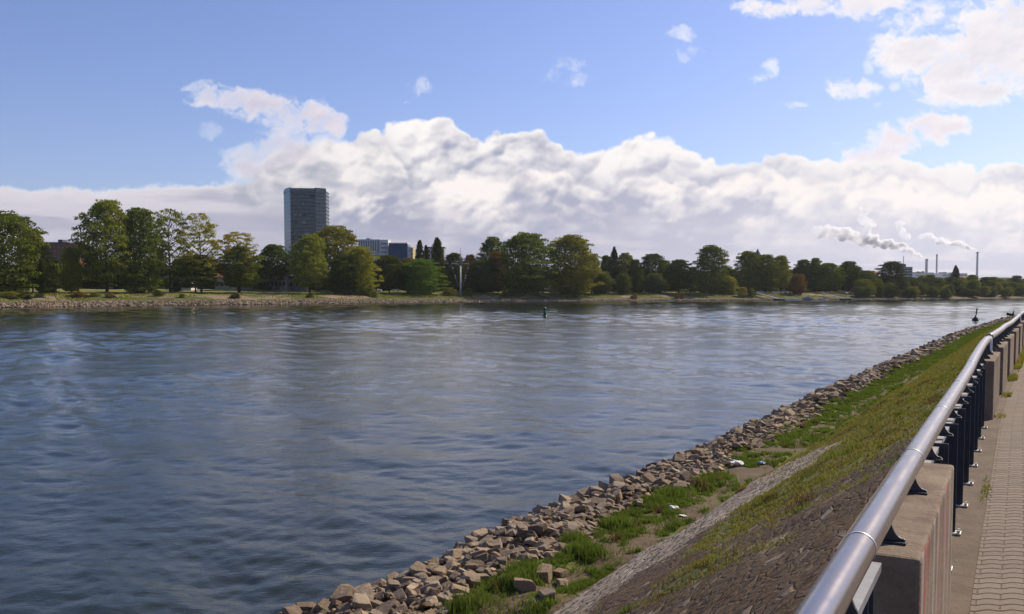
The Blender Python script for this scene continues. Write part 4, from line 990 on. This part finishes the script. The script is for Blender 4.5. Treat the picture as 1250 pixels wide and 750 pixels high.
def windows(e,w,h,cols,rows,z0,z1,wf=.6,hf=.55,mat=None,x0=.0,face='front',depth=0,name='window'):
    for r in range(rows):
        for c in range(cols):
            cw=(w-2*x0)/cols;rh=(z1-z0)/rows;cx=x0+cw*(c+.5);cz=z0+rh*(r+.5)
            if r==0 and c==0:
                m=MB();m.box(-cw*wf/2,cw*wf/2,-.06,.05,-rh*hf/2,rh*hf/2) if face=='front' else m.box(-.05,.06,-cw*wf/2,cw*wf/2,-rh*hf/2,rh*hf/2)
                me=mesh_of(m,name,mat or M_win)
            o=link(name,me,e);o.location=(cx,0,cz) if face=='front' else (w if face=='right' else 0,0,0)
            if face=='right':o.location=(depth,cx,cz)
# white office block: dark bays with white fins on the front, white gable on the right
e,w,h=bld('office_block','white office block with tall dark window bays behind the trees right of the tower',438,463.5,293.2,700,16,M_win)
m=MB()
for i in range(13):m.box(w*i/12.-.32,w*i/12.+.32,-.5,-.02,h-36,h)
m.build('fins',M_white,e);m=MB()
for z in(h-.0,h-11,h-22,h-33):m.box(-.4,w+.0,-.7,-.02,z-.45,z+.5)
m.build('floor_bands',M_white,e)
X2=at(474,700,293)[0]-at(438,700,293)[0]
MB().box(w+.05,X2,-.9,14,0,h+.2).build('gable_wing',M_white,e);wing=MB()
for r in range(10):wing.box(w+1.0,X2-1.0,-1.0,-.85,h-3.4-r*3.3,h-2.2-r*3.3)
wing.build('ribbon_windows',M_greyc,e);MB().box(5,8,4,8,h,h+1.6).box(9,9.2,5,5.2,h,h+2.4).build('roof_plant',M_greyc,e)
e,w,h=bld('blue_block','windowless dark blue block beside the white office block',474.5,497,297.3,690,20,M_bluewall)
MB().box(-.15,w+.15,-.2,20.2,h-.2,h+.5).build('roof_edge',M_white,e);MB().box(w+.02,w+.5,.2,19,1,h-.6).build('side_glazing',M_glassb,e)
e,w,h=bld('beige_block','narrow yellow beige block right of the dark blue one',498.2,504,302.3,760,20,M_beige);windows(e,w,h,2,9,h-30,h-.5,.35,.5)
e,w,h=bld('grey_block','grey flat roofed block with small square windows between the poplars',519,542,302.5,800,18,M_greyc);windows(e,w,h,7,9,h-33,h-1.5,.5,.5);MB().box(-.4,w+.4,-.4,18.4,h,h+.7).build('roof_edge',M_slate,e)
e,w,h=bld('brick_block','red brown brick apartment block behind the trees at far left',49,94,297.5,560,16,M_brick);windows(e,w,h,9,8,h-25,h-1,.45,.5);MB().box(3,w-5,1,15,h,h+.9).box(w*.4,w*.52,4,10,h+.9,h+2.6).build('roof_storey',M_slate,e)
def house(name,label,px0,px1,top,eave,dv,wall,roof,cols=4,arch=False):
    Y=shoreY((px0+px1)/2)+dv;X0,zt=at(px0,Y,top);X1,ze=at(px1,Y,eave);gz=far_zv((X0+X1)/2,Y)[0]-.3
    w=X1-X0;e=empty(name,(X0,Y,gz),0,label,'house','low houses behind the lawn');he=ze-gz
    MB().box(0,w,0,8,0,he).build('wall',wall,e);MB().roof(-.5,w+.5,-.6,8.6,he,zt-gz,1.).build('roof',roof,e)
    for i in range(cols):
        o=MB().box(-.55,.55,-.07,.05,-.8,.7 if not arch else .5);
        if arch:o.tube([(0,-.07,.5),(0,.05,.5)],.55,12)
        q=o.build('window',M_win,e);q.location=(w*(i+.5)/cols,0,he*.5)
    return e
house('garden_house','long low white house seen under the trees left of the tower',212,233,337,341,66,M_white,M_slate,4)
M_wallsh=simple('shaded_render',(.34,.31,.28),.85,0,.2,.2,.5)  # darker copy of the white render, shade under the trees put into the colour
house('garden_house','low house with a pinkish red roof behind the lawn trees',262,285,333.5,338.5,66,M_wallsh,M_roof,4)
house('garden_house','white arcade house with a dark red roof below the office tower',325,349,331.5,337.5,64,M_wallsh,M_roof,5,True)
house('garden_house','half hidden white house right of the arcade house',352,372,335,339,70,M_wallsh,M_slate,3)
house('garden_house','pale low building behind the lawn between two trunks',292,303,337,340,70,M_wallsh,M_slate,2)
def town(name,label,px0,px1,top,eave,D,wall,roof):
    X0,zt=at(px0,D,top);X1,ze=at(px1,D,eave);e=empty(name,(X0,D,6),0,label,'house','houses above the wood on the right');w=X1-X0
    MB().box(0,w,0,14,0,ze-6).build('wall',wall,e);MB().roof(-.8,w+.8,-.8,14.8,ze-6,zt-6,3).build('roof',roof,e)
    return e,w,ze-6
town('town_house','pale pink roofed house above the wood left of the dark dome tree',1056,1073,330.5,333.5,900,M_white,M_roof)
town('town_house','brown roofed house above the wood left of the tallest chimney',1176,1192,337.5,339.6,1000,M_beige,M_roof)
town('town_house','low white house above the wood at the right picture edge',1204,1236,338.4,339.6,1150,M_white,M_slate)
e,w,h=bld('flat_block','flat roofed grey brown block with a thin roof mast beside the dome tree',1102.5,1114,326,980,20,M_greyc);windows(e,w,h,2,5,h-16,h-1,.8,.4)
MB().box(w*.05,w*.42,3,10,h,h+3.2).build('roof_house',M_brick,e);MB().tube([(w*.28,6,h+3.2),(w*.28,6,h+12)],.35,8).build('mast',M_greyc,e)
# church spire
D=760.;X,zt=at(925,D,303.5);e=empty('church_spire',(X,D,6),0,'dark pointed church spire rising above the trees','church spire')
zb=at(925,D,311.5)[1];MB().box(-3,3,-3,3,0,zb-6).build('tower_shaft',M_brick,e);m=MB();m.tube([(0,0,zb-6),(0,0,zb-6+(zt-zb)*.45),(0,0,zt-6)],[3.0,1.5,.03],8);m.build('spire_roof',M_slate,e)
# power plant
DP=4000.
def chimney(px,top,wd,label,D):
    X,zt=at(px,D,top);e=empty('chimney',(X,D,6),0,label,'chimney','power plant chimneys');r=wd*D/F/2;h=zt-6
    MB().tube([(0,0,0),(0,0,h*.5),(0,0,h)],[r*1.25,r*1.08,r],20).build('shaft',M_chim,e,True)
    MB().tube([(0,0,h-2),(0,0,h+4)],[r*1.06,r*1.06],20).build('rim',M_slate,e)
chimney(1131.2,317.5,3.0,'short left chimney with the longest steam plume',3800)
chimney(1143.8,311.8,1.9,'thin middle chimney without any steam',4000)
chimney(1193.3,308.8,2.3,'tallest chimney at the right with a steam plume blowing left',4000)
def plant(px0,px1,top,label,D=3900,steps=()):
    e,w,h=bld('plant_hall',label,px0,px1,top,D,60,M_plant,cat='power plant hall');windows(e,w,h,6,1,h-14,h-5,.8,.5)
    for i,(a,b,dh) in enumerate(steps):MB().box(w*a,w*b,5,50,h+.01,h+dh).build('roof_block',M_slate,e)
    return e
plant(1118,1142,334,'low pale power plant hall under the left chimneys',steps=((.02,.25,6),(.3,.45,10),(.5,.95,4)))
plant(1150.5,1181,333.8,'wide pale power plant hall between the middle and right chimneys',steps=((.05,.2,5),(.62,.7,7),(.45,.6,4)))
# steam plumes
def plume(label,pts,D,seed,dens=.19,fade=.12):
    rs=random.Random(seed);bm=bmesh.new();P=[at(px,D,py) for px,py,r in pts];R=[r*D/F for _,_,r in pts]
    n=0
    for i in range(len(P)-1):
        L=math.hypot(P[i+1][0]-P[i][0],P[i+1][1]-P[i][1]);k=max(2,int(L/(R[i]*.30)))
        for j in range(k):
            t=j/k;r=R[i]*(1-t)+R[i+1]*t
            for _ in range(2):
                c=Vector((P[i][0]*(1-t)+P[i+1][0]*t+rs.uniform(-.45,.45)*r,D+rs.uniform(-.5,.5)*r,P[i][1]*(1-t)+P[i+1][1]*t+rs.uniform(-.4,.5)*r))
                q=bmesh.ops.create_icosphere(bm,subdivisions=3,radius=r*rs.uniform(.38,.72))['verts']
                for v in q:v.co=v.co+c
    for v in bm.verts:
        nn=(v.co/ (R[0]*2.2));
    for v in bm.verts:
        q=v.co;d=mnoise.noise_vector(q/26.)*6+mnoise.noise_vector(q/9.)*3.5;v.co=q+d
    me=bpy.data.meshes.new('steam_raw');bm.to_mesh(me);bm.free()
    tmp=link('steam_raw',me);md=tmp.modifiers.new('r','REMESH');md.mode='VOXEL';md.voxel_size=2.6
    me=bpy.data.meshes.new_from_object(tmp.evaluated_get(bpy.context.evaluated_depsgraph_get()));me.name='steam_plume';bpy.data.objects.remove(tmp);me.materials.clear();me.polygons.foreach_set('use_smooth',np.ones(len(me.polygons),bool));xs=[p[0] for p in P];me.materials.append(m_steam(min(xs),max(xs),dens,fade))
    o=link('steam_plume',me);tag(o,label,'steam plume','steam plumes of the power plant',kind='stuff')
def m_steam(x0,x1,dens,fade):
    n=NT('steam');v=n.n('ShaderNodeVolumePrincipled');v.inputs['Color'].default_value=(.99,.985,.985,1);v.inputs['Anisotropy'].default_value=.35
    oc=n.coord();s=n.n('ShaderNodeSeparateXYZ');n.l(oc,s.inputs[0]);g=n.rng(s.outputs[0],x1,x0,1.,fade);k=n.rng(n.noise(oc,.035,3,.6),.40,.58,.12,1.25)
    n.l(n.math('MULTIPLY',n.math('MULTIPLY',g,k),dens),v.inputs['Density']);n.l(v.outputs[0],n.out.inputs['Volume']);return n.m
plume('longest white steam plume drifting left from the short chimney',[(1131,317,.8),(1127,315,2.0),(1118,310,3.4),(1108,305,4.4),(1096,300,5.5),(1084,298,7),(1074,299,6),(1064,292,8.5),(1054,296,7),(1044,291,8),(1036,285,9),(1026,288,10),(1014,284,10),(1002,287,9),(992,280,6)],3800,5)
plume('shorter white steam plume drifting left from the tallest chimney',[(1193,307,.8),(1188,304.5,2.2),(1180,302,3.6),(1170,297,4.4),(1160,298,4),(1150,296,6),(1141,293,5),(1136,287,5),(1127,289,4.5),(1118,291,2.5)],4000,6)
plume('detached steam puff standing above the right plume',[(1110,290,4),(1102,286,5.5),(1100,276,6),(1094,272,5)],4000,8,.05,.5)
plume('tall steam puff above the left plume',[(1058,284,8),(1062,274,7),(1052,270,7),(1054,258,5),(1048,254,3)],3800,9,.035,.6)
plume('small wisp of steam at the left plant hall',[(1126,333,.8),(1123,331,1.3),(1119,332,.7)],3850,10)
plume('small wisp of steam at the wide plant hall',[(1157,333,.9),(1155,329,1.2),(1151.5,327,.7)],3850,11)
# ------------------------------------------------------------------ signal mast with flags
M_red=simple('red_paint',(.45,.035,.03),.6,0,.4);M_whp=simple('white_paint',(.75,.73,.71),.5,0,.5,.06)
M_green=simple('green_buoy_paint',(.012,.10,.055),.45,0,.5,.25,3);M_black=simple('black_paint',(.02,.02,.022),.5,0,.4,.3,3)
M_tyre=simple('tyre_rubber',(.015,.015,.016),.9,0,.2)
def mast():
    Y=shoreY(562)+20;X,zt=at(562,Y,303);gz=far_zv(X,Y)[0];h=zt-gz
    e=empty('signal_mast',(X,Y,gz),0,'tall white signal mast with red and white pennants on both stays','signal mast')
    MB().tube([(0,0,0),(0,0,h*.66)],[.42,.32],12).build('lower_pole',M_whp,e,True)
    MB().tube([(0,0,h*.66),(0,0,h)],[.30,.07],8).build('top_pole',M_greyc,e,True);MB().box(-.8,.8,-.5,.5,h*.64,h*.67).build('platform',M_slate,e)
    for s in(-1,1):
        MB().tube([(0,0,h*.66),(s*4.6,0,h*.68)],.11,6).build('yard_arm',M_whp,e)
        MB().tube([(s*4.5,0,h*.67),(s*.6,0,h*.1)],.02,5).build('stay',M_greyc,e)
        for i in range(9):
            t=i/8.;x=s*(4.3-2.9*t);z=h*(.64-.42*t);w=.85-.5*t;m=MB();m.extr([(x-w*.4,0,z),(x+w*.35,0,z+.25),(x+w*.3,0,z-.5),(x-w*.45,0,z-.65)],(0,.06,0))
            m.build('pennant',M_red if i in(0,2,3) else (M_whp if i<6 else M_galv),e)
mast()
# ------------------------------------------------------------------ buoys
def buoys():
    X,Y=G(665,386,0);e=empty('channel_buoy',(X,Y,0),0,'green conical channel buoy floating in the middle of the river','buoy')
    h=11.3*Y/F;MB().tube([(0,0,-.4),(0,0,.12),(0,0,.25)],[.6,.6,.4],18).build('float',M_green,e,True)
    MB().tube([(0,0,.22),(0,0,h*.42),(0,0,h*.62),(0,0,h*.66)],[.36,.30,.26,.12],14).build('body',M_green,e,True)
    MB().tube([(0,0,h*.64),(0,0,h*.74),(0,0,h)],[.14,.52,.05],12).build('cone_topmark',M_green,e,True)
    X,Y=G(1190.5,391.3,0);e=empty('channel_buoy',(X,Y,0),0,'dark leaning spar buoy floating near the right bank','buoy');e.rotation_euler=(0,rad(7),0)
    h=15*Y/F;MB().tube([(0,0,-.35),(0,0,.18),(0,0,.5),(0,0,.9)],[.62,.62,.36,.16],18).build('float',M_black,e,True)
    MB().tube([(0,0,.8),(0,0,h*.6)],[.11,.09],8).build('spar',M_black,e,True);MB().tube([(0,0,h*.60),(0,0,h)],[.13,.13],10).build('topmark',M_black,e,True)
buoys()
# ------------------------------------------------------------------ cars
def car_protos():
    prof=[(-2.1,.35),(-2.15,.75),(-1.95,.95),(-1.2,1.0),(-.75,1.42),(.75,1.45),(1.35,1.0),(2.0,.88),(2.15,.6),(2.1,.35)]
    m=MB();m.extr([(x,-.85,z) for x,z in prof],(0,1.7,0));bmesh.ops.bevel(m.bm,geom=list(m.bm.edges),offset=.07,segments=2,affect='EDGES');body=mesh_of(m,'body',None)
    m=MB();gp=[(-1.12,1.02),(-.72,1.36),(.70,1.38),(1.2,1.02)];m.extr([(x,-.87,z) for x,z in gp],(0,1.74,0));glass=mesh_of(m,'windows',M_win)
    wh=mesh_of(MB().tube([(0,-.09,0),(0,.09,0)],.32,14),'wheel',M_tyre)
    return body,glass,wh
CB,CG,CW=car_protos()
def mesh_slot(o,mat):
    o.material_slots[0].link='OBJECT';o.material_slots[0].material=mat
CARM={k:simple('car_paint_'+k,c,.25,.2 if k!='white' else 0,.6,.03) for k,c in{'white':(.78,.77,.75),'silver':(.45,.45,.46),'red':(.35,.04,.03),'dark':(.03,.035,.045)}.items()}
for c,l in(('white',1),):pass
def car(px,dv,colr,label,rot=0,base=None):
    Y=shoreY(px)+dv;X,_=at(px,Y,350);z=far_zv(X,Y)[0]
    e=empty('parked_car',(X,Y,z),rot,label,'car','cars parked behind the lawn')
    b=link('body',CB,e);mesh_slot(b,CARM[colr]);link('windows',CG,e)
    for x in(-1.3,1.3):
        for y in(-.78,.78):
            w=link('wheel',CW,e);w.location=(x,y,.32)
CB.materials.clear();CB.materials.append(CARM['white'])
for a in((428,76,'white','white parked car under the yellow green drooping tree'),(434,74,'silver','silver parked car right beside the white one under the drooping tree'),(443,78,'white','white parked car left below the white office block',.4),(453,76,'silver','silver car seen sideways below the white office block'),(457,79,'red','red parked car behind the silver one below the office block'),(463,74,'white','white car parked end on below the office block gable',1.4),(483,72,'white','white parked car below the blue block'),(499,66,'silver','silver parked car left of the fresh green tree'),(503,66,'white','white parked car touching the silver one left of the fresh green tree',.3),(526,62,'silver','silver parked car right of the fresh green tree'),(618,60,'white','white parked car left of the biggest trees'),(628,60,'silver','silver parked car between the trunks of the biggest trees'),(717,62,'silver','silver parked car at the right foot of the biggest trees'),(722,62,'white','white parked car right of the biggest trees'),(876,48,'white','white parked car at the foot of the spade shaped tree'),(881,48,'silver','silver parked car behind the pale low tree'),(928,30,'silver','silver parked car above the first gangway'),(946,30,'white','white parked car above the first gangway'),(956,30,'silver','grey silver car right of the white one above the first gangway'),(962,31,'white','white parked car left of the small rust brown tree'),(1034,26,'white','white parked car above the second gangway',1.2),(1042,26,'silver','silver parked car right of the second gangway'),(1052,26,'white','white parked car at the edge of the right wood',1.3),(1055,28,'dark','dark parked car at the edge of the right wood')):
    car(*a)
# ------------------------------------------------------------------ landing stages and boats
def gangway(pxa,pxb,pya,pyb,pl0,pl1,la,lb):
    Y0=shoreY(pxb)-1;Ya=shoreY(pxa)+14;A=Vector((at(pxa,Ya,pya)[0],Ya,at(pxa,Ya,pya)[1]));B=Vector((at(pxb,Y0-3,pyb)[0],Y0-3,1.0))
    e=empty('gangway',(B.x,B.y,0),0,la,'gangway','landing stages on the far bank');d=(A-B);d.z=0;d.normalize();n=Vector((-d.y,d.x,0))*1.0
    a=A-Vector((B.x,B.y,0));b=Vector((0,0,1.0))
    MB().extr([b+n,b-n,a-n,a+n],(0,0,-.35)).build('deck',M_galv,e)
    for s in(-1,1):
        m=MB();m.tube([b+n*s+Vector((0,0,1.0)),a+n*s+Vector((0,0,1.0))],.09,6)
        for k in range(9):
            p=b.lerp(a,k/8)+n*s;m.tube([p,p+Vector((0,0,1))],.06,5)
        m.build('guard_rail',M_galv,e)
    X0=at(pl0,Y0-4,365)[0];X1=at(pl1,Y0-4,365)[0]
    e=empty('pontoon',(X0,Y0-6,0),0,lb,'pontoon','pontoons on the far bank');w=X1-X0
    MB().box(0,w,0,4,-.3,.75,.08).build('hull',M_black,e);MB().box(.1,w-.1,.1,3.9,.75,.85).build('deck',M_galv,e)
    m=MB()
    for k in range(5):m.tube([(.4+(w-.8)*k/4,.3,.85),(.4+(w-.8)*k/4,.3,1.8)],.05,5)
    m.tube([(.4,.3,1.8),(w-.4,.3,1.8)],.05,5);m.build('guard_rail',M_galv,e)
gangway(924,950,357.5,363.5,945,957,'long grey gangway sloping to the left dark pontoon','dark pontoon at the foot of the left gangway')
gangway(1004,1030,358,363.5,1026,1038,'long grey gangway sloping to the right dark pontoon','dark pontoon at the foot of the right gangway')
def boat(px,L,label,hull,cab=True,ht=.9):
    Y=shoreY(px)-7;X=at(px,Y,365)[0];e=empty('motor_boat',(X,Y,0),rad(8),label,'boat','boats moored on the far bank')
    P=[(-L/2,-.9),(L*.25,-1.0),(L/2,0),(L*.25,1.0),(-L/2,.9)];m=MB();a=[m.bm.verts.new((x*.93,y*.7,-.3)) for x,y in P];b=[m.bm.verts.new((x,y,ht)) for x,y in P]
    m.bm.faces.new(a[::-1]);m.bm.faces.new(b)
    for i in range(5):m.bm.faces.new((a[i],a[(i+1)%5],b[(i+1)%5],b[i]))
    m.build('hull',hull,e)
    if cab:
        MB().box(-L*.28,L*.12,-.65,.65,ht+.01,ht+.95,.1).build('cabin',M_white,e);MB().box(-L*.22,L*.125,-.67,.67,ht+.4,ht+.8).build('windscreen',M_win,e)
boat(966,13,'long low white boat between the two gangways',M_whp,False,.7);boat(986,7,'grey cabin boat at the middle between the two gangways',M_galv,True,1.2);boat(995,4.5,'small white open boat right of the grey cabin boat',M_whp,False,.6);boat(1006,4,'small white cabin boat nearest the right gangway',M_whp,True,.6)
# ------------------------------------------------------------------ litter
def crumple(px,py,s,mat,label,name,cat,flat=.4,seed=0,z=1.02):
    x,y=G(px,py,z);zz=float(near_z(np.array([x]),np.array([y]))[0]);bm=bmesh.new();bmesh.ops.create_icosphere(bm,subdivisions=4,radius=.5)
    for v in bm.verts:
        q=v.co*3+Vector((seed*5.,0,0));v.co=v.co*(1+.5*mnoise.noise(q)+.25*mnoise.noise(q*2.7));v.co.z*=flat
    me=bpy.data.meshes.new(name);bm.to_mesh(me);bm.free();me.materials.append(mat);o=link(name,me);o.location=(x,y,zz+s*flat*.25+.03);o.scale=(s*1.5,s,s);o.rotation_euler=(0,.2,rad(25));tag(o,label,cat,'litter on the berm')
M_bluep=simple('blue_plastic',(.04,.22,.48),.4,0,.5)
crumple(900,568.5,.27,M_whp,'crumpled white plastic bag lying in the bright grass','plastic_bag','litter',.5,1)
crumple(925,553,.24,M_whp,'flat white scrap behind the crumpled bag','paper_scrap','litter',.22,2)
crumple(930.5,567.5,.18,M_bluep,'blue plastic wrapper right of the white bag','plastic_wrapper','litter',.4,3)
crumple(823,622.5,.15,M_whp,'pale green white lump at the edge of the dirt track','paper_scrap','litter',.6,4)
crumple(833.5,628,.12,M_whp,'small white scrap on the dirt track','paper_scrap','litter',.3,5)
# dark bird-shaped stump at the tip of the near bank
def cormorant():
    X,Y=G(1236,392.5,0.1);e=None
    pts=[(0,0,0,.10),(0,0,.18,.16),(.02,0,.36,.17),(.05,0,.52,.10),(.08,0,.66,.055),(.07,0,.78,.05),(.11,0,.83,.062),(.18,0,.83,.03),(.25,0,.81,.012)]
    o=MB().tube([(x,y,z) for x,y,z,r in pts],[r for *_,r in pts],12).build('cormorant',M_black,None,True)
    w=MB().extr([(-.05,.1,.5),(-.35,.75,.62),(-.3,.8,.3),(-.05,.14,.2)],(.05,0,0)).build('wing',M_black,o)
    w=MB().extr([(-.05,-.1,.5),(-.35,-.75,.62),(-.3,-.8,.3),(-.05,-.14,.2)],(.05,0,0)).build('wing',M_black,o)
    z=float(near_z(np.array([X]),np.array([Y]))[0]);o.location=(X,Y,max(z,.1)+.35);o.scale=(1.6,1.6,1.6);tag(o,'dark bird with spread wings on the last stones of the near bank','bird')
cormorant()
# ------------------------------------------------------------------ air
def haze():
    o=MB().box(-7000,7000,-900,8500,-6,460).build('haze',None);n=NT('haze_air');v=n.n('ShaderNodeVolumePrincipled');v.inputs['Color'].default_value=(.86,.88,.95,1);v.inputs['Density'].default_value=HAZE;v.inputs['Anisotropy'].default_value=.3
    n.l(v.outputs[0],n.out.inputs['Volume']);o.data.materials.append(n.m);tag(o,kind='stuff')
HAZE=.00004
haze()
sc.cycles.volume_bounces=3
